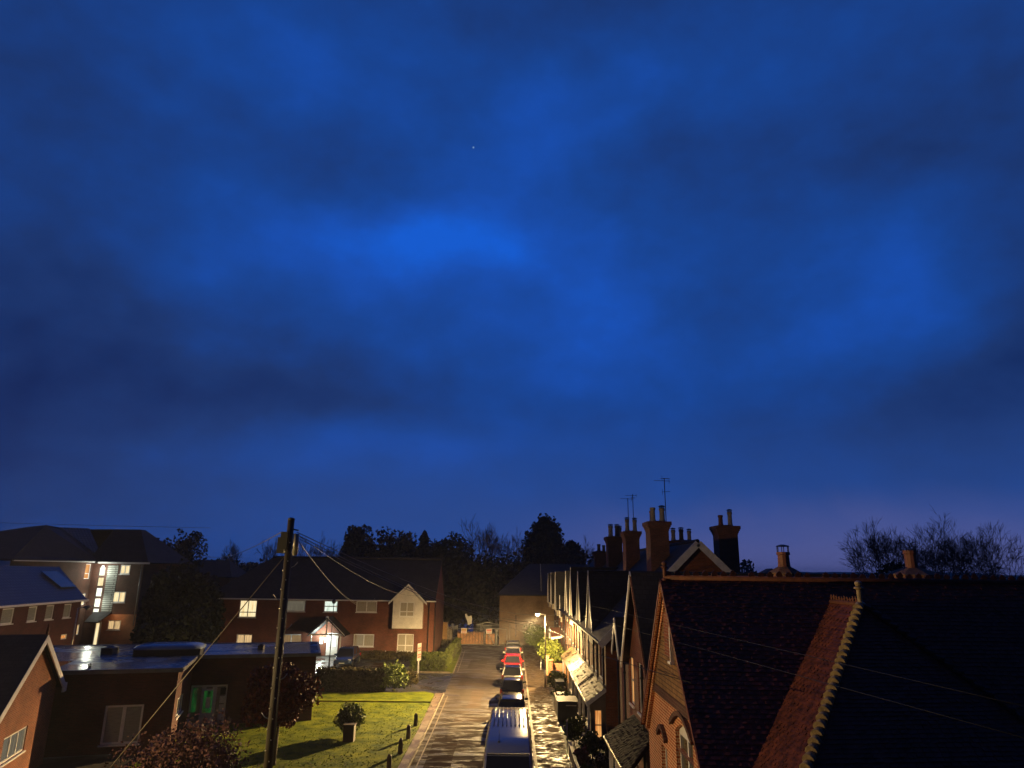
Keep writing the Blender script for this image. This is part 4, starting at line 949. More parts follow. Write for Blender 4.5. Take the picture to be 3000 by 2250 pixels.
mb=MB(); mb.slab([(-44.9,74.5,9.3),(-38.4,74.5,9.3),(-41.9,78.6,12.9),(-44.9,78.6,12.9)],.15); mb.slab([(-38.4,74.5,9.3),(-38.4,85,9.3),(-41.9,79.6,12.9),(-41.9,78.6,12.9)],.15); mb.slab([(-44.9,78.6,12.9),(-41.9,78.6,12.9),(-41.9,79.6,12.9),(-38.4,85,9.3),(-50,85,9.3),(-48.5,79.6,12.9)],.15); mb.build('roof',slate,h)
mb=MB()
A=[(-44.,62.,9.4),(-44.,75.6,9.4),(-60,75.6,9.4),(-60,62,9.4)]; B=[wx(135,1538,69.5),wx(180,1546,75.6),wx(60,1556,75.6),wx(78,1544,69.5)]
mb.slab([A[0],A[1],B[1],B[0]],.15); mb.slab([A[1],A[2],B[2],B[1]],.15); mb.slab([A[3],A[0],B[0],B[3]],.15); mb.slab([B[0],B[1],B[2]],.15); mb.slab([B[0],B[2],B[3]],.15); mb.slab([A[2],A[3],B[3],B[2]],.15); mb.build('roof',slate,h)
mb=MB(); mb.slab([wx(178,1545,75.7),wx(262,1548,78.3),wx(305,1640,76.2)],.06); mb.slab([wx(178,1545,75.7),wx(305,1640,76.2),wx(235,1630,75.2)],.06); mb.build('roof_slope',pantile,h,'pale tiled slope between the two roofs')
downpipe(h,(-39.25,74.9,3.),(-39.25,74.9,9.1),.05,galv)
mb=MB(); mb.box((-43.25,74.5,8.75),(-43.05,74.6,8.95)); mb.build('wall_lamp',glow('security_lamp',(1.,1.,.9),4,1),h)

# ------------------------------------------------------------------ blue tiled house at left edge
h=thing('pantiled_house','long brick house under blue-grey ribbed tiles with rooflight, left edge','house')
ww=Wall((-37.,44.,0),(0,1,0),(1,0,0)); xs=[(52.25,53.5),(55.05,56.05),(57.1,58.1),(59.35,60.35)]
BW=[(a-44,b-44,4.75,5.85,curtain_g) for a,b in xs]+[(57.5-44,58.1-44,3.05,3.55,win_warm),(59.6-44,60.4-44,3.05,3.45,win_orange)]
mb=MB(); ww.make(mb,17.6,0,6.05,[q[:4] for q in BW]); mb.face([(-37,61.6,0),(-37,61.6,6.05),(-45,61.6,6.05),(-45,61.6,0)]); mb.build('wall',brick_mar,h)
for q in BW: ww.window(h,*q[:4],q[4],cols=1,fw=.08,sill=q[2]>4)
mb=MB(); mb.slab([(-36.7,44,6.0),(-36.7,61.9,6.1),(-41.,64.,8.8),(-41.,44,8.95)],.15); mb.slab([(-41.,44,8.95),(-41.,64,8.8),(-45.4,62,6.0),(-45.4,44,6.0)],.15); mb.slab([(-36.7,61.9,6.1),(-41.,64,8.8),(-45.4,62,6.0)],.12); ro=mb.build('roof',pantile,h)
mb=MB(); mb.bar((-36.6,44,5.97),(-36.6,61.9,6.07),.1,.16); mb.build('gutter',white,h)
# rooflight lying on the slope
def onroof(y,s_,d=0): # s 0 eave ..1 ridge
    a=V((-36.7,y,6.08)).lerp(V((-41.,y,8.9)),s_); n=V((2.82,0,4.3)).normalized(); return a+n*d
mb=MB(); mb.prism([onroof(60.3,.35,.03),onroof(62.4,.35,.03),onroof(62.4,.8,.03),onroof(60.3,.8,.03)],V((.05,0,.08))); rl=mb.build('rooflight',plain('rooflight_glass',(.10,.16,.22),.1,var=.1,spec=.9),h)

# ------------------------------------------------------------------ flat-roofed brick building, rotated
RA=R(16.6)
h=thing('flat_roofed_building','single-storey brick building with wet flat felt roof and green-lit entrance','building',(-17.3,38.2,0),RA)
W1=Wall((-5.6,0,0),(1,0,0),(0,-1,0)); W2_=Wall((0,0,0),(0,1,0),(1,0,0)); W3=Wall((0,5.5,0),(1,0,0),(0,-1,0)); W4=Wall((7.,5.5,0),(0,1,0),(1,0,0))
mb=MB(); W1.make(mb,5.6,0,3.75,[(2.45,4.2,.42,2.22)]); W2_.make(mb,5.5,0,3.75,[(1.,3.2,1.3,2.25)]); W3.make(mb,7.,0,3.75,[(.05,2.05,.0,2.25)]); W4.make(mb,8,0,3.75); mb.build('wall',brick_mar,h)
W1.window(h,2.45,4.2,.42,2.22,curtain_g,cols=2,fw=.1,mull=.16); W2_.window(h,1.,3.2,1.3,2.25,curtain,cols=2,fw=.09)
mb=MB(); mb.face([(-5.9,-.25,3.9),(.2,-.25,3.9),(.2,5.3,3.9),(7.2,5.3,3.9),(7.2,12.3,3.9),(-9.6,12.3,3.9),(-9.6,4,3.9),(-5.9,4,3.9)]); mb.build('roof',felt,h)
mb=MB()
for a,b in (((-5.9,-.25),(.2,-.25)),((.2,-.25),(.2,5.3)),((.2,5.3),(7.2,5.3)),((7.2,5.3),(7.2,12.3)),((-9.6,12.3),(7.2,12.3))): mb.bar((a[0],a[1],3.84),(b[0],b[1],3.84),.12,.2)
mb.build('fascia',plain('grey_fascia',(.14,.14,.16),.4),h)
# rooflight dome
mb=MB(); mb.box((-3.3,5.4,3.9),(.3,7.6,4.25)); cb=mb.build('rooflight_curb',black_pl,h)
mb=MB(); secs=[]
for (s_,z) in ((1.,4.26),(.99,4.32),(.93,4.42),(.8,4.49),(.5,4.53)):
    cx,cy=-1.5,6.5; secs.append([(cx+1.95*s_*math.copysign(abs(math.cos(a))**.4,math.cos(a)),cy+1.2*s_*math.copysign(abs(math.sin(a))**.4,math.sin(a)),z) for a in [2*math.pi*i/28 for i in range(28)]])
mb.loft(secs); mb.build('rooflight_dome',plain('dome_glazing',(.26,.32,.4),.18,var=.05),cb)
# entrance
e_=MB(); 
W3.window(h,.05,2.05,.02,2.25,curtain_g,cols=3,fw=.11,mull=.24,sill=False,name='entrance_frame')
d_=MB(); d_.box((.72,5.43,.3),(1.35,5.46,2.05)); do=d_.build('door',white,h); d_=MB(); d_.box((.8,5.41,.75),(1.28,5.425,1.95)); d_.build('door_glazing',win_green,do)
d_=MB(); d_.box((.17,5.5,.8),(.42,5.52,2.1)); d_.build('side_light',win_green,h)
d_=MB(); d_.box((.95,5.39,1.0),(1.2,5.405,1.6)); d_.build('notice',white,do)
for i,(z) in enumerate((.35,.8,1.25,1.7)):
    d_=MB(); d_.box((1.68,5.42,z),(1.98,5.44,z+.38)); d_.build('notice_panel',white if i<3 else black_pl,h)
# boxes and vents on the roof
for (x,y,w_,hh,lb) in ((-4.9,7.2,.7,.35,'small dark vent box on the flat roof behind the near gable'),(3.6,8.2,.35,.25,'tiny roof vent on the flat roof before the warm lit window')):
    c=Matrix.Rotation(RA,4,'Z')@V((x,y,0))+V((-17.3,38.2,0)); mb=MB(); mb.box((-w_/2,-w_/2,0),(w_/2,w_/2,hh)); mb.lathe((0,0,hh),[(w_*.5,0),(w_*.2,.1)],8); o=mb.build('roof_vent',dark_metal); o.location=(c.x,c.y,3.9); tag(o,lb,'vent')
# attached gabled wing nearest
h=thing('gabled_bungalow','brick bungalow gable with thick white bargeboards, bottom left corner','house',(-17.3,38.2,0),RA)
WG=Wall((-5.2,-8.2,0),(0,1,0),(1,0,0)); 
mb=MB(); WG.make(mb,7.1,0,3.55,[(1.5,4.1,1.22,2.22)],gable=(3.6,5.8)); mb.face([(-5.2,-1.1,0),(-5.2,-1.1,3.55),(-16,-1.1,3.55),(-16,-1.1,0)])
WK=Wall((-5.65,-1.1,0),(0,1,0),(1,0,0)); WK.make(mb,1.5,0,3.7,[(.2,1.35,.1,2.25)]); mb.build('wall',brick_red,h)
WG.window(h,1.5,4.1,1.22,2.22,win_dimg,cols=3,fw=.08); WK.window(h,.2,1.35,.1,2.25,curtain_g,cols=2,split=.5,fw=.07,sill=False)
r=MB(); kg=(5.95-3.4)/3.75
r.slab([(-4.9,-4.6,6.0),(-16,-4.6,6.0),(-16,-.65,3.35),(-4.9,-.65,3.35)],.12); r.slab([(-4.9,-4.6,6.0),(-16,-4.6,6.0),(-16,-8.6,3.35),(-4.9,-8.6,3.35)],.12); r.build('roof',slate,h)
b=MB(); b.obox((-4.94,-4.6,5.98),(0,3.95,-2.64),(.06,0,0),(0,-.14,-.24)); b.obox((-4.94,-4.6,5.98),(0,-4.0,-2.65),(.06,0,0),(0,.14,-.24)); b.box((-4.95,-1.0,3.05),(-4.85,-.62,3.45)); b.build('bargeboard',white_paint,h)
b=MB(); b.lathe((-4.95,-4.6,5.95),[(.07,0),(.06,.25),(.03,.5)],8); b.build('finial',ridge_clay,h)

# ------------------------------------------------------------------ poles, lamps, wires
tp=thing('telephone_pole','tall dark wooden telephone pole with step bolts and cable boxes, before the brick house','pole',(-6.55,20.5,0))
mb=MB(); mb.cyl((0,0,0),(0,0,10.35),.118,.096,n=16); mb.build('shaft',pole_wood,tp)
stud=plain('pole_studs',(.7,.68,.6),.3,var=.1,metal=.4)
mb=MB()
for i in range(26):
    z=3.2+i*.26; a=R(-100+ (35 if i%2 else -30)+rnd.uniform(-6,6)); rr=.128-.028*z/10.35
    mb.cyl((math.cos(a)*rr*.9,math.sin(a)*rr*.9,z),(math.cos(a)*(rr+.02),math.sin(a)*(rr+.02),z),.016,n=6)
mb.build('studs',stud,tp)
mb=MB()
for i,(z,s_) in enumerate(((9.0,1),(8.1,-1),(7.3,1),(6.,1),(5.,-1))):
    mb.tube([(s_*.12,0,z),(s_*.22,0,z+.05),(s_*.3,-.02,z+.16)],.012,5)
mb.build('step_bolts',galv,tp)
mb=MB(); mb.box((-.31,-.1,9.4),(-.12,.1,9.85)); mb.box((-.2,-.2,9.5),(.0,-.1,10.0)); mb.build('junction_box',black_pl,tp)
mb=MB(); mb.cyl((.22,-.08,9.4),(.22,-.08,9.95),.085,n=12); mb.lathe((.22,-.08,9.33),[(.05,0),(.085,.07)],12); mb.build('splice_cylinder',galv,tp)
mb=MB(); mb.lathe((0,0,10.35),[(.105,0),(.105,.04),(.05,.07)],12); mb.tube([(0,0,10.1),(.25,0,10.05)],.02,6); mb.build('cap',dark_metal,tp)
mb=MB(); mb.tube([(.13,-.02,3),(.12,-.02,6.3),(.115,-.02,9.4)],.015,5); mb.build('riser_cable',cable,tp)
T=V((-6.45,20.5,9.95))
def wire(p,q,sag,label,r=.011,group='telephone wires strung from the pole'):
    p,q=V(p),V(q); n=24; mb=MB(); mb.tube([p.lerp(q,i/n)-Z*sag*4*(i/n)*(1-i/n) for i in range(n+1)],r,5); o=mb.build('telephone_wire',cable_dk if group.startswith('wires over') else cable); return tag(o,label,'wire',group)
wire(T,(-15.0,77.9,5.9),1.2,'left one of the close pair of wires from the pole to the brick house',.012)
wire(T+V((.05,0,-.08)),(-14.6,77.9,5.7),1.25,'right one of the close pair of wires from the pole to the brick house',.012)
wire(T+V((.02,.1,.02)),(-9.4,78.,6.6),.9,'single thin wire from the pole toward the white oriel gable',.009)
wire(T+V((.1,0,.05)),(4.75,64.,5.45),1.0,'upper wire from the pole across the street to the terrace',.012)
wire(T+V((.1,0,-.02)),(4.75,60.,5.3),1.15,'middle wire from the pole across the street to the terrace',.012)
wire(T+V((.1,0,-.1)),(4.75,53.2,5.3),1.0,'lower wire from the pole across the street to the terrace',.01)
wire(T+V((-.35,0,.05)),(-42.,92.,12.9),1.6,'dark wire running left from the pole top across the sky',.012)
wire((-72,60,13.2),(-26,60,12.2),.2,'faint far wire crossing the sky at the left edge',.014,'far wires')
wire(wx(1700,1767,50),wx(3050,2080,5),.0,'upper wire crossing from the terrace gables over the near roof',.0034,'wires over the right roofs')
wire(wx(1707,1805,50),wx(3050,2175,5),.0,'lower wire crossing from the terrace over the hipped wing roof',.0036,'wires over the right roofs')
wire(wx(1472,1832,88),wx(2026,2001,15.9),.0,'dark wire from the warehouse over the porches to the near brick gable',.01,'wires over the right roofs')
wire(wx(1494,1800,89),wx(1755,1905,40),.0,'dark wire passing behind the street lamp to the terrace corner',.01,'wires over the right roofs')
mb=MB(); a=V((-6.65,20.5,9.3)); b_=V((-12.7,24,2.75)); mb.tube([a,b_,b_+(b_-a)*.4],.016,6); tag(mb.build('guy_wire',plain('guy_strand',(.2,.17,.14),.5)),'thick pale stay cable slanting from the telephone pole down left','cable')

def street_lamp(label,x,y,h_,arm,lit,r=.055,group=None,col=None,hd=None):
    t=thing('street_lamp',label,'street lamp',(x,y,.1 if x>1 else 0),0,group)
    mb=MB(); mb.cyl((0,0,0),(0,0,1.3),r*1.5,n=12); mb.cyl((0,0,1.3),(0,0,h_),r,r*.75,n=12); mb.build('column',col or galv,t)
    a=V(arm); mb=MB(); mb.tube([(0,0,h_-.02),(a.x*.3,a.y*.3,h_+.03),(a.x*.6,a.y*.6,h_+.04)],r*.6,8); mb.build('arm',col or galv,t)
    mb=MB(); n_=a.normalized(); s_=n_.cross(Z)
    c=V((a.x*.8,a.y*.8,h_+.05)); L_=.3
    secs=[]
    for (f_,w_,z0_,z1_) in ((-1,.05,-.02,.03),(-.6,.11,-.03,.09),(0,.14,-.03,.12),(.6,.12,-.03,.1),(1,.05,-.02,.04)):
        o=c+n_*f_*L_; secs.append([o-s_*w_+Z*z0_,o+s_*w_+Z*z0_,o+s_*w_*.6+Z*z1_,o-s_*w_*.6+Z*z1_])
    mb.loft(secs); hd_=mb.build('lantern_head',col or grey_paint,t)
    mb=MB(); mb.lathe(c+Z*-.17,[(.05,0),(.13,.05),(.15,.1),(.13,.14)],12); 
    mb.build('lens',glow('sodium_lens',(1.,.72,.32),160.,1,(1.,.7,.3)) if lit else curtain_g,hd_)
    return t,c
lt,lc=street_lamp('the lit sodium street lamp in front of the terrace, glowing yellow',2.62,58.8,5.5,(-.8,0,0),True)
street_lamp('unlit grey street lamp with flat head between the left buildings',-30.2,50.,6.1,(.75,.1,0),False,.05)
# thin lantern post by the porch
t=thing('lantern_post','slim black post with round unlit lantern, beside the parked blue car','lamp post',(-16.95,68.,0))
mb=MB(); mb.cyl((0,0,0),(0,0,1.2),.07,n=10); mb.cyl((0,0,1.2),(0,0,5.8),.04,.03,n=8); mb.build('column',dark_metal,t)
mb=MB(); mb.lathe((0,0,5.75),[(.06,0),(.16,.08),(.2,.22),(.16,.34),(.05,.42)],12); mb.build('lantern_head',dark_metal,t)

def ies(name,vals,planes=None):
    """one-plane photometry: street lanterns throw their light low and wide"""
    tx=bpy.data.texts.new(name); n=len(vals)
    planes=planes or [(0,1.)]
    tx.write('IESNA:LM-63-1995\n[TEST] lamp\nTILT=NONE\n1 1000 1 %d %d 1 2 0 0 0\n1 1 100\n%s\n%s\n'%(n,len(planes),' '.join(str(v[0]) for v in vals),' '.join(str(p[0]) for p in planes)))
    for a,k_ in planes: tx.write(' '.join('%.1f'%(v[1]*k_) for v in vals)+'\n')
    return tx
bat=ies('street_lantern',[(0,260),(20,300),(40,500),(55,1000),(65,1900),(72,2700),(78,2700),(83,1900),(87,1050),(90,600),(95,420),(105,260),(120,120),(150,20),(180,0)],[(0,.45),(12,1.2),(25,2.3),(50,2.),(90,1.1),(118,.45),(134,.4),(150,1.),(180,1.3),(225,.5),(270,.28),(330,.33),(345,.42),(360,.6)])
bat2=ies('bowl_lantern',[(0,600),(30,700),(60,1100),(72,1100),(80,750),(86,700),(92,900),(105,900),(120,500),(150,100),(180,0)],[(0,.1),(90,.03),(180,.03),(208,.15),(232,.5),(244,1.),(256,.8),(266,1.3),(285,1.2),(300,.8),(330,.3),(360,.1)])
def lamp(name,loc,energy,col,par=None,txt=None,size=.07):
    ld=bpy.data.lights.new(name,'POINT'); ld.energy=energy; ld.color=col; ld.shadow_soft_size=size
    o=bpy.data.objects.new(name,ld); COL.objects.link(o); o.location=loc
    if txt:
        ld.use_nodes=True; nt_=ld.node_tree; em=nt_.nodes['Emission']
        ie=nt_.nodes.new('ShaderNodeTexIES'); ie.mode='INTERNAL'; ie.ies=txt; ie.inputs['Strength'].default_value=1.
        nt_.links.new(ie.outputs['Fac'],em.inputs['Strength'])
    return o
SOD=(1.,.67,.27)
lamp('street_lamp_light',(2.62-.64,58.8,5.3),250.,SOD,None,bat)
# lamp on the near left footway, outside the frame, lights the pole and the near brick gable
lt2,lc2=street_lamp('tall street lamp on the near left, just outside the picture',-20.,17.,8.2,(.8,0,0),True)
lamp('street_lamp_light',(-19.3,17.,7.95),165.,SOD,None,bat2)
lamp('porch_light',(-20.3,77.2,2.1),380.,(.85,1.,.88),size=.1)
lamp('security_light',(-43.1,74.1,8.3),200.,(.95,1.,.82),size=.1)
lamp('stair_light',(-43.2,74.2,5.2),80.,(.95,1.,.82),size=.1)
lamp('ground_floor_light',(-41.,74.1,3.9),14.,(1.,.55,.2),size=.1)

# ------------------------------------------------------------------ small things left of the road
post_m=plain('bollard_timber',(.05,.032,.02),.6,var=.4)
bl=[(-5.68,44.35,'farthest of the four dark timber bollards on the lawn edge'),(-5.64,41.15,'second farthest dark timber bollard on the lawn edge'),(-5.57,38.0,'third dark timber bollard from the far end of the lawn edge'),(-5.6,34.9,'nearest dark timber bollard, cut by the bottom of the picture')]
b0=None
for x,y,lb in bl:
    if b0 is None:
        mb=MB(); mb.lathe((0,0,0),[(.12,0),(.11,.5),(.1,.62),(.05,.7),(.02,.72)],10); b0=mb.build('bollard',post_m); o=b0
    else: o=b0.copy(); COL.objects.link(o)
    o.location=(x,y,.08); o.rotation_euler=(0,0,x*7); tag(o,lb,'bollard','timber bollards along the lawn edge')
t=thing('planter_box','dark square timber planter box standing on the lawn','planter',(-8.7,40.4,.08))
mb=MB(); mb.box((-.28,-.25,0),(.28,.25,.8)); mb.build('box',post_m,t); mb=MB(); mb.box((-.31,-.28,.8),(.31,.28,.86)); mb.build('rim',post_m,t)
t=thing('estate_agent_board','white sale board with red print on twin posts by the driveway','sign',(-8.45,66.0,0),R(76))
mb=MB(); mb.box((-.12,-.03,0),(-.05,.03,1.35)); mb.build('post',white_paint,t); mb=MB(); mb.box((.05,-.03,0),(.12,.03,1.35)); mb.build('post',white_paint,t)
mb=MB(); mb.box((-.45,-.05,1.1),(.45,-.02,2.55)); bo=mb.build('board',sign_w,t)
mb=MB()
for z in (1.35,1.55,1.9,2.1): mb.box((-.35,-.06,z),(.35,-.052,z+.1))
mb.build('print',sign_r,bo)

# ------------------------------------------------------------------ foliage
def rdir(): 
    z=rnd.uniform(-1,1); a=rnd.uniform(0,6.2832); r=math.sqrt(1-z*z); return V((r*math.cos(a),r*math.sin(a),z))
def leaves(mb,clumps,n,size,flat=.0,aspect=1.6):
    tot=sum(c[1]**2 for c in clumps)
    for (c,r,*sq) in clumps:
        q=sq[0] if sq else 1.
        for i in range(int(n*r*r/tot)):
            d=rdir(); rr=r*(rnd.random()**.35); p=V(c)+V((d.x*rr,d.y*rr,d.z*rr*q))
            a=rdir(); 
            if flat: a.z*=(1-flat); a.normalize()
            b=a.cross(rdir()).normalized(); s_=size*rnd.uniform(.5,1.3)
            mb.face([p-a*s_*aspect*.5,p+b*s_*.5,p+a*s_*aspect*.5,p-b*s_*.5])
def clumps(c,rx,ry,rz,n,r,rv=.4,bottom=-1.):
    o=[]
    while len(o)<n:
        d=rdir(); k_=rnd.random()**.33
        if d.z<bottom: continue
        o.append((V(c)+V((d.x*rx*k_,d.y*ry*k_,d.z*rz*k_)),r*rnd.uniform(1-rv,1+rv)))
    return o
def limbs(mb,base,top,r,cl,n=7):
    base,top=V(base),V(top); mid=base.lerp(top,.5)+V((rnd.uniform(-.2,.2),rnd.uniform(-.2,.2),0))*r*6
    mb.tube([base-Z*.1,base.lerp(mid,.5),mid,top],[r*1.25,r,r*.8,r*.35],8)
    for c in rnd.sample(cl,min(n,len(cl))):
        s_=base.lerp(top,rnd.uniform(.35,.85)); mb.tube([s_,s_.lerp(c[0],.5)+Z*r,c[0]],[r*.4,r*.25,r*.08],5)
def shell(mb,c,rx,ry,rz,n,size,amp=.19,shape=None):
    ph=[(rdir()*rnd.uniform(2.5,6.5),rnd.uniform(0,6.28)) for _ in range(7)]
    for i in range(n):
        d=rdir(); k_=1+sum(amp*.5*math.sin(d.dot(f)+p) for f,p in ph)
        rr=k_*(rnd.uniform(.25,1.)**.4)*.9
        if shape=='cedar':
            f=rnd.random()*.97; L_=min(.95,round(f*7)/7); R_=math.sqrt(max(.03,1-L_**2.2)); a=rnd.uniform(0,6.28)
            kk=1+.28*math.sin(a*3+L_*9+ph[0][1])+.15*math.sin(a*7+L_*17); q=rnd.random()**.5*R_*kk
            p=V(c)+V((math.cos(a)*q*rx,math.sin(a)*q*ry,(-1+2*L_)*rz+rnd.gauss(0,.055)*rz*2+(1-q)*rz*.12))
        elif shape=='cone':
            f=rnd.random()**1.2; L_=f; R_=(1-f)**.55 if f<.8 else (1-f)*1.2*(1+.4*math.sin(f*42)); a=rnd.uniform(0,6.28); q=rnd.random()**.5*R_*(1+.2*math.sin(a*5+f*20)); 
            p=V(c)+V((math.cos(a)*q*rx,math.sin(a)*q*ry,(-1+2*f)*rz-.1*q*rz))
        else: p=V(c)+V((d.x*rr*rx,d.y*rr*ry,d.z*rr*rz))
        a=rdir(); b=a.cross(rdir()).normalized(); s_=size*rnd.uniform(.5,1.35)
        mb.face([p-a*s_*.8,p+b*s_*.5,p+a*s_*.8,p-b*s_*.5])
def leafy(name,label,cat,base,h_,rx,mat,n,size,ncl=16,clr=.38,trunk=.35,tr=None,group=None,ry=None,shape=None,sq=1.,tm=None):
    t=thing(name,label,cat,base,rnd.uniform(0,6.28),group)
    zc=h_*(trunk+(1-trunk)/2); rz=h_*(1-trunk)/2
    if shape=='cedar':
        cl=[]
        for i in range(ncl):
            f=i/(ncl-1); z=h_*(trunk+(1-trunk)*f); R_=rx*math.sqrt(max(.05,1-f**1.8))*rnd.uniform(.75,1.05)
            for k_ in range(4): a=rnd.uniform(0,6.28); d=R_*rnd.uniform(.2,.85); cl.append((V((math.cos(a)*d,math.sin(a)*d,z+rnd.uniform(-.2,.2))),rx*clr*rnd.uniform(.6,1.1),.35))
    elif shape=='cone':
        cl=[]
        for i in range(ncl):
            f=i/(ncl-1); z=h_*(trunk+(1-trunk)*f); R_=rx*(1-f)**.8
            for k_ in range(3): a=rnd.uniform(0,6.28); d=R_*rnd.uniform(.2,.8); cl.append((V((math.cos(a)*d,math.sin(a)*d,z)),max(.25,R_*.5),.6))
    else: cl=[(c,r_,sq) for c,r_ in clumps((0,0,zc),rx*.78,(ry or rx)*.78,rz*.82,ncl,rx*clr)]
    mb=MB(); limbs(mb,(0,0,0),(0,0,h_*.8),tr or h_*.022,cl); mb.build('trunk',tm or bark,t)
    mb=MB()
    if shape: shell(mb,(0,0,zc-rz*.08),rx,rx,rz*.9,n,size,shape=shape)
    else: leaves(mb,cl,int(n*.45),size); shell(mb,(0,0,zc-rz*.05),rx,ry or rx,rz*.9,int(n*.55),size)
    mb.build('crown',mat,t)
    return t
def bare(name,label,base,h_,spread,seed,depth=6,tr=.02,group=None,n0=3,mat=None,thin=.008,trunk=.3,rx=None,L0=.24):
    t=thing(name,label,'tree',base,0,group); rg=random.Random(seed)
    tk=MB(); cw=MB()
    def grow(p,d,L,r,k_):
        m=p+d*L*.5+V((rg.uniform(-1,1),rg.uniform(-1,1),rg.uniform(-.3,.6)))*L*.08; q=p+d*L
        tgt=tk if k_==0 else cw
        tgt.tube([p,m,q],[r,r*.85,r*.7],5 if k_<2 else 3,0,False)
        if k_>=depth: return
        nb=rg.choice((2,3,3)) if k_<depth-1 else 3
        for i in range(nb):
            a=rg.uniform(0,6.28); u_=d.cross(V((rg.random(),rg.random(),rg.random()))).normalized(); v_=d.cross(u_)
            sp_=rg.uniform(.35,.85)*spread
            nd=(d+(u_*math.cos(a)+v_*math.sin(a))*sp_+Z*.12).normalized()
            grow(p.lerp(q,rg.uniform(.6,1.)),nd,L*rg.uniform(.62,.86),max(thin,r*.6),k_+1)
    for i in range(n0):
        a=i*6.28/n0+rg.uniform(-.4,.4); d=V((math.cos(a)*.32*spread,math.sin(a)*.32*spread,1)).normalized()
        if i==0: tk.tube([(0,0,-.1),(0,0,h_*trunk)],[h_*tr*1.3,h_*tr],7)
        grow(V((0,0,h_*trunk*.95)),d,h_*L0,h_*tr*.7,1)
    mz=sorted(v.z for v in cw.v)[int(len(cw.v)*.985)]; rr=sorted(math.hypot(v.x,v.y) for v in cw.v)[int(len(cw.v)*.97)]
    fz=h_/mz; fr=(rx/rr) if rx else fz
    for m_ in (tk,cw): m_.v=[V((v.x*fr,v.y*fr,v.z*fz)) if (m_ is cw or v.z>h_*trunk*.9) else V((v.x,v.y,v.z*fz)) for v in m_.v]
    tk.build('trunk',mat or bark_far,t); cw.build('crown',mat or bark_far,t); return t

# garden-side shrubs and small trees
leafy('small_tree','copper-leaved small tree on the lawn just right of the telephone pole','tree',(-11.1,35.6,.05),4.8,1.75,leaf_red,11000,.11,22,.4,.3,.07)
leafy('large_shrub','wide pink-leaved shrub at the bottom left below the green-lit door','shrub',(-10.9,25.2,0),3.95,1.95,leaf_pink,13000,.075,22,.42,.2,.06)
leafy('round_shrub','round green bush behind the planter box on the lawn','shrub',(-9.0,41.6,.05),1.75,.85,leaf_green,1700,.11,12,.45,.1,.03)
leafy('corner_shrub','leafy bush catching lamplight at the right end of the dark hedge','shrub',(-9.1,56.6,0),2.0,1.25,leaf_green,2200,.13,14,.45,.08,.04)
leafy('driveway_shrub','reddish low bush at the foot of the sale board','shrub',(-8.0,58.5,0),1.3,.75,leaf_brown,1000,.11,9,.45,.1,.03)
def hedge(label,x0,x1,y0,y1,hh,mat,n,size,name='hedge',rz_=0,extra=None):
    t=thing(name,label,'hedge',((x0+x1)/2,(y0+y1)/2,0),rz_)
    a,b=(x1-x0)/2,(y1-y0)/2
    mb=MB(); mb.box((-a*.96,-b*.85,0),(a*.96,b*.85,hh*.9)); mb.build('woody_core',bark,t)
    mb=MB()
    for i in range(n):
        f=rnd.random()
        if f<.45: p=V((rnd.uniform(-a,a),rnd.uniform(-b,b),hh+rnd.uniform(-.1,.05)+(rnd.uniform(0,extra) if extra else 0)))
        elif f<.8: p=V((rnd.uniform(-a,a),-b+rnd.uniform(-.05,.08),rnd.uniform(.05,hh)))
        else: p=V((rnd.choice((-a,a))+rnd.uniform(-.05,.05),rnd.uniform(-b,b),rnd.uniform(.05,hh)))
        u_=rdir(); v_=u_.cross(rdir()).normalized(); s_=size*rnd.uniform(.6,1.3); mb.face([p-u_*s_*.7,p+v_*s_*.5,p+u_*s_*.7,p-v_*s_*.5])
    mb.build('foliage',mat,t); return t
hedge('long dark overgrown hedge between the lawn and the parked blue car',-14.9,-9.8,55.8,57.0,1.3,leaf_dkb,5000,.14,extra=.35)
hedge('thick green hedge bed at the corner of the brick apartment house',-9.4,-6.1,67.2,73.,.95,leaf_hedge,3500,.13,extra=.2)
hedge('tall clipped yellow-green hedge beside the kerb at the street end',-6.75,-6.05,73.2,86.,1.25,leaf_hedge,3600,.1)
hedge('low planting strip along the foot of the brick house',-17.,-9.3,75.4,77.,.55,leaf_brown,2200,.12,extra=.2)
hedge('small brown hedge end by the ochre wall',-8.6,-7.,86.2,87.6,.9,leaf_brown,700,.1)
# front gardens on the right
def bushat(label,x,y,hh,r,mat,n,size=.1): return leafy('garden_bush',label,'bush',(x,y,.05),hh,r,mat,n,size,10,.45,.1,.025,'front garden bushes on the right')
leafy('climbing_plant','lamp-lit yellow-green climber covering the wall behind the street lamp','plant',(3.7,67.5,.05),3.0,1.25,leaf_hedge,2600,.15,14,.42,.12,.04)
leafy('climbing_plant','dim green shrub growing against the big warehouse wall','plant',(2.6,84.,.0),3.2,1.4,leaf_green,1600,.16,12,.42,.1,.04)
bushat('pale leafy bush by the lamp post base',3.45,57.,1.7,.75,leaf_hedge,1500,.12)
bushat('small bush beside the black bins under the canopies',3.3,52.3,1.2,.5,leaf_hedge,800)
bushat('dark round bush in the garden just past the black store',3.5,48.6,1.5,.6,leaf_green,900)
bushat('round green bush against the fence, lower right of the bins',3.35,40.6,1.5,.6,leaf_green,1500)
bushat('dark garden bush below the glowing porch curtains',4.0,37.6,1.3,.7,leaf_green,1300)
bushat('flowering pale garden bush beside the low wall',3.3,36.,1.0,.45,leafm('pinkish_leaves',(.2,.09,.06)),700)
bushat('black-green overgrown bush between the two houses',5.3,36.6,1.6,1.0,leaf_dark,1400)
bushat('hanging green growth on the near garden fence',3.15,32.3,1.2,.35,leaf_green,700)
bushat('dark shrub in the shade before the sagging canopy',4.4,33.2,1.4,.8,leaf_dark,1100)
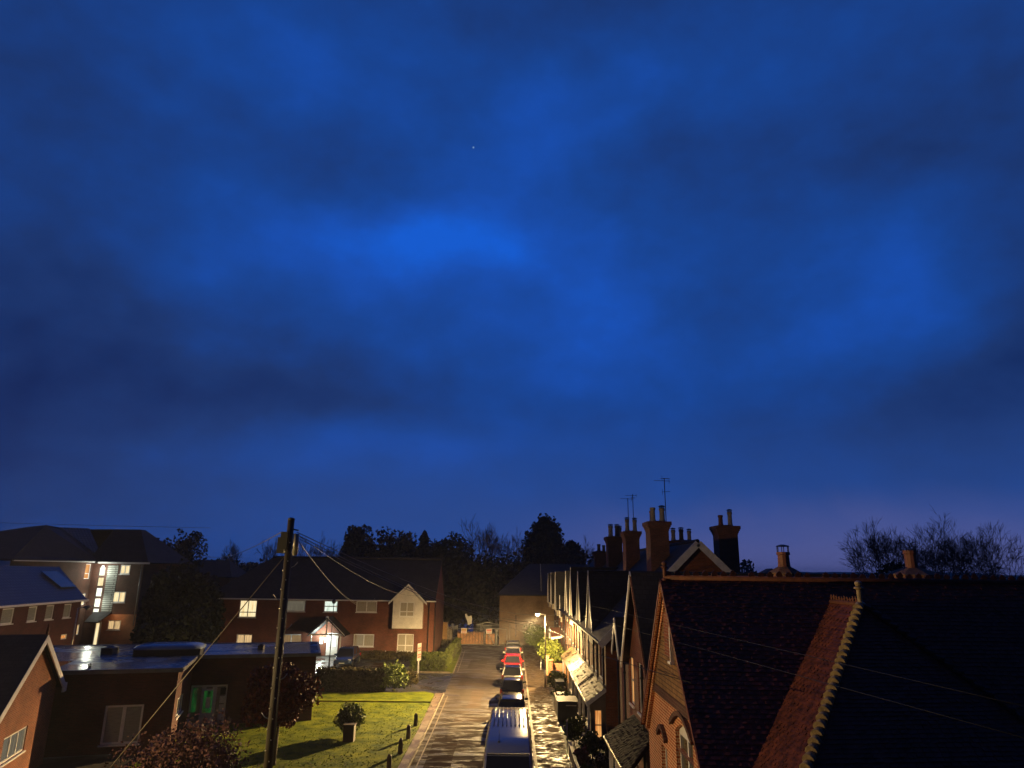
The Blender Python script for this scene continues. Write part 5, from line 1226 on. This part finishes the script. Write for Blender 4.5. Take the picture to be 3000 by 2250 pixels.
# garden walls, gate piers
def tagm(mb,name,mat,label,cat,group=None): return tag(mb.build(name,mat),label,cat,group)
mb=MB(); mb.box((2.9,26,0),(3.02,38.6,.55)); mb.box((2.88,26,.55),(3.04,38.6,.62)); tagm(mb,'low_wall',kerbm,'low pale-topped garden wall along the near pavement','wall')
mb=MB(); mb.box((2.9,46.9,.0),(3.0,52,.85)); tagm(mb,'low_wall',wood,'dark low boarded fence between pavement and gardens, middle stretch','fence')
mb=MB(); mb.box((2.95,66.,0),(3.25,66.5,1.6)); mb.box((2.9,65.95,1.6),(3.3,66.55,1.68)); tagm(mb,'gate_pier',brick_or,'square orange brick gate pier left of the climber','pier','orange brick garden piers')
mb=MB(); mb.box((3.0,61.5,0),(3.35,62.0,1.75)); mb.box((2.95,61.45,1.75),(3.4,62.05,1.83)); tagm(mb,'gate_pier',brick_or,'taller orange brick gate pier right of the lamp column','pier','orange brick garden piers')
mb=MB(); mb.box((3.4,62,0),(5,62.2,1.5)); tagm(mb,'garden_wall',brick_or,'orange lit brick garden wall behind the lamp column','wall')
mb=MB(); mb.cyl((2.65,69.,.08),(2.65,69.,2.15),.045,n=8); mb.lathe((2.65,69,2.15),[(.06,0),(.03,.05)],8); tagm(mb,'marker_post',white_paint,'white post at the back of the pavement beyond the lamp','post')
t=thing('black_storage_box','large black garden store with pale handle strip on the pavement edge','storage box',(3.45,47.,.02))
mb=MB(); mb.box((-.6,-.5,0),(.6,.5,1.15)); mb.build('body',black_pl,t); mb=MB(); mb.slab([(-.64,-.54,1.16),(.64,-.54,1.16),(.64,.54,1.32),(-.64,.54,1.32)],.06); mb.build('lid',black_pl,t); mb=MB(); mb.box((-.1,-.56,.9),(.55,-.51,.95)); mb.build('handle',galv,t)
def wheelie(label,x,y,rz_,m):
    t=thing('wheeled_bin',label,'bin',(x,y,.1),rz_,'wheeled bins in the front gardens')
    mb=MB(); mb.loft([[(-.22,-.26,.08),(.22,-.26,.08),(.22,.26,.08),(-.22,.26,.08)],[(-.29,-.35,1.),(.29,-.35,1.),(.29,.35,1.),(-.29,.35,1.)]],sm=False); mb.build('body',m,t)
    mb=MB(); mb.slab([(-.31,-.4,1.02),(.31,-.4,1.02),(.31,.38,1.1),(-.31,.38,1.1)],.05); mb.build('lid',m,t); mb=MB(); mb.cyl((-.26,.3,.1),(-.2,.3,.1),.1,n=12); mb.cyl((.2,.3,.1),(.26,.3,.1),.1,n=12); mb.build('wheels',black_pl,t)
wheelie('black wheeled bin nearest the street lamp base',3.5,55.2,.1,black_pl); wheelie('dark blue wheeled bin under the bright canopy edge',3.5,59.6,-.2,plain('blue_bin',(.02,.03,.06),.35))
wheelie('black wheeled bin beside the large garden store',3.3,49.6,.05,black_pl)
mb=MB(); mb.cyl((2.75,37.5,.1),(2.75,37.5,1.75),.028,n=8); mb.lathe((2.75,37.5,1.75),[(.05,0),(.05,.06),(.02,.1)],8); tagm(mb,'marker_post',galv,'slim grey post at the back of the near pavement','post')

# ------------------------------------------------------------------ trees beyond
G='trees standing beyond the houses'
def X(px,w): return (px-1505)/F*w
# (kind,label,px,top_px,width_px,Y,...)
def place(px,Y,top): w=Y*math.cos(pch)*1.0+0; 
def tr(kind,label,px,top,wpx,Y,mat=None,n=2600,size=.4,**k_):
    n=int(n*2.2); size*=1.15
    if kind=='round': k_['clr']=k_.get('clr',.38)*.9
    p=wx(px,top,Y); a=wx(px-wpx/2,top,Y); b_=wx(px+wpx/2,top,Y); rx=(b_.x-a.x)/2; base=(p.x,Y,0)
    if kind=='bare': return bare('bare_tree',label,base,p.z*(k_.pop('hs',1)*0+1),k_.pop('spread',.9),k_.pop('seed',int(px)),group=G,rx=rx,**k_)
    return leafy({'cedar':'cedar_tree','cone':'conifer_tree'}.get(kind,'evergreen_tree'),label,'tree',base,p.z,rx,mat or leaf_dark,n,size,group=G,shape=kind if kind in('cedar','cone') else None,**k_)
tr('round','tall narrow grey-green tree left of the dark evergreens behind the brick house roof',1047,1530,98,118,leaf_grey,2600,.32,ncl=16,clr=.45,trunk=.5)
tr('round','broad black evergreen behind the roof ridge, right of the narrow tree',1120,1552,190,112,leaf_ev,3600,.36,ncl=26,clr=.36,trunk=.12)
tr('round','low rounded brownish tree between evergreen and spiky conifer',1195,1552,130,128,leaf_brown,2200,.36,ncl=20,trunk=.15)
tr('cone','spiky dark conifer with leader shoot behind the house gable',1245,1535,190,120,leaf_ev,3600,.36,ncl=16,trunk=.1)
tr('round','domed dark tree between the conifer and the bare crown',1275,1580,160,132,leaf_brown,2600,.36,ncl=22,trunk=.1)
tr('round','dark tree mass right of the spiky conifer',1315,1558,170,116,leaf_dark,3200,.36,ncl=24,trunk=.1)
tr('bare','large bare domed tree above the yard',1418,1535,150,124,depth=6,hs=.82,n0=5,spread=1.0,thin=.03,trunk=.25,tr=.018)
tr('bare','second bare tree against the cedar',1490,1570,110,128,depth=6,hs=.8,n0=4,spread=.9,thin=.03,trunk=.25,tr=.018)
tr('cedar','big flat-topped cedar standing above the warehouse roof',1597,1514,128,122,leaf_ev,4200,.4,ncl=12,clr=.32,trunk=.42)
tr('cedar','lower cedar limb tree at the right of the big cedar',1672,1585,90,126,leaf_ev,1500,.36,ncl=6,clr=.34,trunk=.55)
tr('bare','pale bare tree right of the cedar',1712,1590,100,150,depth=6,hs=.8,n0=4,thin=.03,tr=.014)
tr('round','low dark tree beside the farthest chimney',1735,1628,90,140,leaf_dark,1200,.36,ncl=14,trunk=.1)
tr('round','tree mass behind the yard, left part',1345,1605,220,112,leaf_olive,2600,.36,ncl=24,trunk=.05)
tr('round','tree mass behind the yard, right part',1450,1618,220,115,leaf_ev,2800,.36,ncl=24,trunk=.05)
tr('round','brown thicket tree under the bare crowns',1540,1625,190,118,leaf_brown,2600,.36,ncl=22,trunk=.08)
tr('round','brown thicket tree left of the terrace chimneys',1650,1640,190,124,leaf_brown,2400,.36,ncl=22,trunk=.08)
tr('bare','bare tree just left behind the telephone pole top',800,1585,80,130,depth=6,hs=.86,n0=4,thin=.03,tr=.015)
tr('bare','bare tree just right behind the telephone pole top',880,1578,90,130,depth=6,hs=.86,n0=4,thin=.03,tr=.015,seed=88)
tr('bare','bare spreading tree over the middle of the brick house roof',950,1582,110,128,depth=6,hs=.86,n0=4,thin=.03,tr=.015)
tr('round','low hedge-like trees along the roof ridge behind the pole',930,1632,240,132,leaf_olive,2200,.36,ncl=22,trunk=.05)
tr('bare','small lone bare tree on the left skyline',686,1592,70,190,depth=6,hs=.82,n0=4,thin=.045,tr=.014)
tr('round','distant rounded wood under the small bare tree',660,1632,170,200,leaf_dark,1800,.6,ncl=20,trunk=.03)
tr('round','distant rounded wood left of the telephone pole',760,1636,150,190,leaf_dark,1800,.6,ncl=20,trunk=.03)
tr('cedar','cedar with layered branches right of the apartment block roof',475,1585,150,98,leaf_ev,3200,.32,ncl=9,clr=.3,trunk=.35)
tr('round','tall wispy tree rising above the left cedar',560,1535,95,102,leaf_olive,1500,.26,ncl=16,clr=.36,trunk=.3)
tr('round','broad dim tree beside the lit apartment block',482,1668,105,71,leaf_dark,3000,.28,ncl=24,trunk=.08)
tr('round','tall dim tree second from the left in the dark grove',520,1622,110,75,leaf_olive,2400,.26,ncl=20,trunk=.06)
tr('round','broad dim tree in the middle of the left dark grove',560,1650,130,73,leaf_dark,3000,.28,ncl=24,trunk=.08)
tr('round','lowest dim tree at the right of the left grove',608,1715,110,77,leaf_dark,2200,.28,ncl=20,trunk=.05)
tr('round','small yellowish bush tree near the distant lit window',610,1665,70,100,leaf_olive,900,.28,ncl=10,trunk=.1)
tr('cone','pointed conifer in the left grove',562,1612,60,95,leaf_ev,1400,.3,ncl=12,trunk=.1)
tr('round','low thicket below the left grove',478,1805,130,66,leaf_dark,2000,.26,ncl=20,trunk=.02)
tr('round','second low thicket in front of the grove',545,1780,160,68,leaf_dark,2600,.28,ncl=24,trunk=.02)
tr('round','black thicket at the foot of the annexe',590,1830,110,74,leaf_dark,1400,.26,ncl=16,trunk=.02)
tr('round','dark evergreen between the two squat chimneys on the right',2598,1632,130,60,leaf_ev,2600,.2,ncl=22,trunk=.3)
for i,(px,top,w_,Y,sd,sp_,lb) in enumerate(((2580,1552,300,62,3,1.,'left one of the large bare trees on the right skyline'),(2750,1542,330,64,11,1.05,'middle one of the large bare trees on the right skyline'),(2880,1552,270,60,21,1.05,'rightmost large bare tree on the right skyline'))):
    tr('bare',lb,px,top,w_,Y,depth=7,n0=7,seed=sd,spread=sp_*.9,thin=.015,tr=.014,trunk=.42,L0=.3)
tr('round','faint distant tree at the right edge of the skyline',2900,1678,80,170,leaf_dark,900,.6,ncl=10,trunk=.1)
tr('round','faint distant tree just right of the tall right stack',2170,1640,90,170,leaf_grey,900,.6,ncl=10,trunk=.1)
leafy('ivy_clump','dark ivy hanging over the wall of the flat-roofed building beside the gable','ivy',(-21.9,38.3,.2),3.9,.95,leaf_ev,2200,.13,14,.42,.1,.03)
# far ridge of low hills
def ridge(name,Y,z0,amp,seed,mat,x0=-900,x1=900):
    rg=random.Random(seed); mb=MB(); n=90; ph=[rg.uniform(0,6.28) for _ in range(5)]
    def hz_(i): x=i/n*40; return z0+amp*(.5*math.sin(x*.31+ph[0])+.3*math.sin(x*.83+ph[1])+.15*math.sin(x*2.1+ph[2])+.1*math.sin(x*5.3+ph[3]))
    P=[(x0+(x1-x0)*i/n,Y,hz_(i)) for i in range(n+1)]
    for a,b_ in zip(P,P[1:]):
        mb.face([(a[0],Y-160,-1),(b_[0],Y-160,-1),b_,a],0,True); mb.face([a,b_,(b_[0],Y+200,-1),(a[0],Y+200,-1)],0,True)
    return tag(mb.build(name,mat),kind='structure')
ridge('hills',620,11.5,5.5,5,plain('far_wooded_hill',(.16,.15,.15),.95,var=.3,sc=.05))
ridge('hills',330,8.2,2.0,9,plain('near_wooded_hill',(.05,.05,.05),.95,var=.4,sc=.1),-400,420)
# distant bright yard lamps on the right
for (px,py,s_,lb) in ((2842,1716,.28,'bright white distant lamp beyond the right roof ridge'),(2745,1716,.16,'weaker distant white lamp left of the bright one')):
    p=wx(px,py,70); t=thing('distant_lamp',lb,'lamp',(p.x,p.y,0))
    mb=MB(); mb.cyl((0,0,0),(0,0,p.z),.06,n=6); mb.build('column',galv,t); mb=MB(); mb.lathe((0,0,p.z-.05),[(s_*.5,0),(s_,.12),(s_*.8,.3),(s_*.3,.4)],10); mb.build('lantern_head',glow('far_lamp',(1.,1.,.95),3.,1,(1,1,.95)),t)

hb=MB(); hb.box((-1510,-210,-1.1),(1510,1510,19.8)); hz_o=hb.build('haze',None or bpy.data.materials.new('haze_air'))  # low-density volume added to give the street lamp a halo
hm=hz_o.data.materials[0]; hm.use_nodes=True; hn=hm.node_tree; hn.nodes.clear(); ho=hn.nodes.new('ShaderNodeOutputMaterial'); hv=hn.nodes.new('ShaderNodeVolumePrincipled'); hv.inputs['Density'].default_value=.00042; hv.inputs['Color'].default_value=(.8,.8,.85,1); hv.inputs['Anisotropy'].default_value=.3; hn.links.new(hv.outputs[0],ho.inputs['Volume']); tag(hz_o,'thin haze added round the street for the lamp glow','haze',kind='stuff')
# ------------------------------------------------------------------ vehicles
def paint(name,c,rough=.25,metal=.2): return plain(name,c,rough,metal,var=.05,sc=2,coat=.6,spec=.6)
tail_r=plain('tail_lamp_red',(.55,.02,.015),.2,var=.1); head_l=plain('headlamp_glass',(.6,.62,.65),.1,var=.1,spec=.9); plate_y=plain('yellow_plate',(.75,.5,.03),.35,var=.05); plate_w=plain('white_plate',(.6,.6,.55),.35,var=.05)
tyre=plain('tyre_rubber',(.015,.015,.016),.7,var=.2); rimm=plain('alloy_rim',(.4,.4,.42),.3,metal=.8,var=.1)
def wheels(t,hw,ys,r=.31):
    for y in ys:
        for s_ in (-1,1):
            w_=MB(); w_.cyl((s_*(hw-.2),y,r),(s_*(hw+.005),y,r),r,n=20); wo=w_.build('wheel',tyre,t)
            q=MB(); q.cyl((s_*(hw),y,r),(s_*(hw+.015),y,r),r*.62,n=14); q.build('rim',rimm,wo)
def sec(y,zs,ws):
    """closed cross-section from bottom to top, mirrored"""
    L_=[(-w_,y,z) for z,w_ in zip(zs,ws)]; R_=[(w_,y,z) for z,w_ in zip(zs,ws)]
    return L_+R_[::-1]
def car(name,label,x,y,rz_,col,L=4.1,H=1.46,hw=.87,roofcol=None,estate=False,rear_plate=True,tailcol=None,group='cars parked in line along the right kerb',headl=False):
    """local +y is the car's front"""
    t=thing(name,label,'car',(x,y,0),rz_,group); a=L/2; m=col
    bh=.92 # belt height
    B=MB(); st=[(-a,.42,.62,.70),(-a+.08,.3,.78,.8),(-a+.3,.22,bh+.02,hw-.02),(-a+.9,.2,bh+.03,hw),(0,.2,bh,hw),(a-1.3,.2,bh-.02,hw),(a-.9,.22,bh-.08,hw-.02),(a-.3,.24,.74,hw-.06),(a-.06,.32,.62,.76),(a,.42,.55,.66)]
    secs=[]
    for (yy,zb,zt,w_) in st:
        secs.append(sec(yy,[zb,zb+.06,(zb+zt)/2,zt-.08,zt],[w_*.86,w_*.97,w_,w_*.96,w_*.82]))
    B.loft(secs); B.build('body',m,t)
    # cabin : stations rear -> front  (y, ztop, half width top)
    yr0,yr1=(-a+.12,-a+.42) if estate else (-a+.18,-a+.75); yf1,yf0=a-1.75,a-1.05
    wt=hw*.72; wb=hw*.9; zb=bh-.03
    C=MB(); 
    rear=[(-wb,yr0,zb),(wb,yr0,zb),(wt,yr1,H-.05),(-wt,yr1,H-.05)]; front=[(-wb,yf0,zb),(wb,yf0,zb),(wt,yf1,H-.05),(-wt,yf1,H-.05)]
    g=MB(); g.face(rear); ro_=g.build('rear_window',glass_dk,t)
    g=MB(); g.face(front); g.build('windscreen',glass_dk,t)
    for s_ in (-1,1):
        g=MB(); g.face([(s_*wb,yr0,zb),(s_*wb,yf0,zb),(s_*wt,yf1,H-.05),(s_*wt,yr1,H-.05)]); g.build('side_window',glass_dk,t)
        for (p0_,p1_) in (((s_*wb,yr0,zb),(s_*wt,yr1,H-.05)),((s_*wb,yf0,zb),(s_*wt,yf1,H-.05)),((s_*wb*1.0,(yr0+yf0)/2,zb),(s_*wt,(yr1+yf1)/2,H-.05))): p=MB(); p.bar(p0_,p1_,.07,.06); p.build('pillar',m,t)
    rs=[]
    for i,f in enumerate((0,.08,.5,.92,1)):
        yy=yr1-.08+(yf1-yr1+.12)*f; dz=(-.05,0,.03,0,-.05)[i]; rs.append([(-wt-.03,yy,H-.06+dz),(-wt+.08,yy,H+dz),(wt-.08,yy,H+dz),(wt+.03,yy,H-.06+dz),(wt-.05,yy,H-.1+dz),(-wt+.05,yy,H-.1+dz)])
    q=MB(); q.loft(rs); rf=q.build('roof',roofcol or m,t)
    q=MB(); q.tube([(.0,yr1+.25,H+.0),(.0,yr1+.12,H+.16)],.012,5); q.build('aerial',black_pl,rf)
    for s_ in (-1,1):
        q=MB(); q.obox((s_*(hw-.05),yf0-.35,bh+.02),(s_*.2,0,0),(0,.1,0),(0,0,.13)); q.build('mirror',m,t)
        q=MB(); q.obox((s_*(hw-.17),-a+.03,.62),(s_*.16,.09,0),(0,.12,.0),(0,0,.3)); q.build('tail_light',tail_r,t)
        q=MB(); q.obox((s_*(hw-.38),a-.2,.58),(s_*.28,-.06,0),(0,.1,0),(0,.0,.15)); q.build('headlight',head_l,t)
    q=MB(); q.box((-.52,-a-.02,.3),(.52,-a+.1,.5)); q.build('bumper',m,t); q=MB(); q.box((-.6,a-.1,.28),(.6,a+.02,.42)); q.build('bumper',m,t)
    q=MB(); q.box((-.26,-a-.035,.66),(.26,-a-.01,.78)); q.build('number_plate',plate_y,t)
    q=MB(); q.box((-.26,a+.022,.32),(.26,a+.035,.43)); q.build('number_plate',plate_w,t)
    if tailcol:
        q=MB(); q.box((-.6,-a-.015,.56),(.6,-a+.05,.9)); q.build('tailgate',tailcol,t)  # pale panel imitating warm light reflected in the rear window
    wheels(t,hw,(-a+.75,a-.85)); return t
silver=paint('silver_paint',(.36,.33,.28),.3,.5); redp=paint('red_paint',(.5,.012,.01)); blackp=paint('black_paint',(.008,.008,.01),.15); greyp=paint('grey_paint_car',(.06,.055,.055),.3,.4); whitep=paint('white_paint_car',(.62,.6,.55)); bluep=paint('blue_paint',(.05,.09,.2),.22,.4)
car('parked_car','black parked car just beyond the van, with a pale reflection painted on its tailgate',-.02,47.1,0,blackp,5.0,1.47,.9,tailcol=silver)
car('parked_car','dark grey parked hatchback with tall red tail lamps, second car beyond the van',-.02,54.4,0,greyp,4.3,1.45,.86,roofcol=blackp)
car('parked_car','white parked hatchback with red tail lights, in the middle of the row',-.02,61.2,0,whitep,4.3,1.46,.86,roofcol=blackp)
car('parked_car','bright red parked car facing the van, fourth in the row',-.0,68.3,math.pi,redp,4.2,1.46,.86)
car('parked_car','grey parked estate with yellow number plate, farthest in the row',.02,81.6,0,greyp,4.4,1.5,.9,estate=True)
car('parked_car','pale silver parked car between the red one and the grey estate',.02,75.,math.pi,silver,4.0,1.45,.86)
car('parked_car','dark blue parked car facing the lawn outside the porch',-16.1,71.4,math.pi,bluep,4.3,1.6,.92,group='cars by the brick house')
# van
t=thing('parked_van','long silver-blue van with ribbed wet roof, parked nearest at the kerb','van',(-.13,0,0))
vp=plain('van_paint',(.17,.185,.235),.16,0,var=.06,sc=2,spec=.4)
VS=[(37.45,.5,2.25,.9),(37.3,.3,2.42,.96),(36.5,.28,2.45,.98),(33.,.28,2.45,1.),(31.2,.28,2.42,1.),(28.95,.28,2.26,.98),(28.1,.3,1.35,.96),(27.2,.32,1.18,.93),(26.95,.4,.95,.85)]
mb=MB(); secs=[]
for (yy,zb,zt,w_) in VS: secs.append(sec(yy,[zb,zb+.1,1.1,zt-.38 if zt>2 else zt-.1,zt-.09,zt-.015,zt],[w_*.9,w_,w_,w_*(.965 if zt>2 else .98),w_*(.9 if zt>2 else .96),w_*(.84 if zt>2 else .9),w_*(.78 if zt>2 else .82)]))
mb.loft(secs); bo=mb.build('body',vp,t)
mb=MB()
for i in range(8):
    x_=-.66+i*.189; mb.tube([(x_,37.0,2.455),(x_,34.6,2.475),(x_,32.8,2.465)],.022,6)
mb.build('roof_ribs',vp,bo)
mb=MB()
for y_ in (36.95,34.9,32.95):
    for i in range(8):
        for k_ in range(2):
            x_=-.66+i*.189+rnd.uniform(-.03,.03); mb.lathe((x_,y_+rnd.uniform(-.04,.04),2.468),[(.035,0),(.03,.014),(.012,.022)],8)
mb.build('water_beads',plain('water_beads',(.25,.25,.25),.03,var=.05,spec=1.,coat=1),bo)
mb=MB(); mb.tube([(-.38,30.3,2.36),(-.38,31.2,2.62)],.01,5); mb.lathe((-.38,30.3,2.36),[(.05,0),(.03,.05)],8); mb.build('aerial',black_pl,t)
mb=MB(); mb.face([(-.80,28.86,2.19),(.80,28.86,2.19),(.86,28.12,1.39),(-.86,28.12,1.39)]); 
mb.v=[v+V((0,-.03,.02)) for v in mb.v]; mb.build('windscreen',glass_dk,t)
mb=MB(); mb.box((-.8,28.92,2.2),(.8,28.98,2.27)); mb.build('screen_surround',black_pl,t)
for s_ in (-1,1):
    mb=MB(); mb.box((s_*1.0,28.6,1.35),(s_*1.2,28.75,1.7)); mb.build('mirror',black_pl,t)
    mb=MB(); mb.obox((s_*.88,37.4,.9),(s_*.06,0,0),(0,.09,0),(0,0,.7)); mb.build('tail_light',tail_r,t)
    mb=MB(); mb.face([(s_*.985,29.1,1.35),(s_*.985,30.3,1.35),(s_*.955,30.2,2.0),(s_*.955,29.4,2.0)]); mb.v=[v+V((s_*.02,0,0)) for v in mb.v]; mb.build('side_window',glass_dk,t)
    mb=MB(); mb.obox((s_*.6,26.93,.75),(s_*.28,0,0),(0,.1,0),(0,0,.2)); mb.build('headlight',head_l,t)
wheels(t,1.,(28.3,35.6),.34)
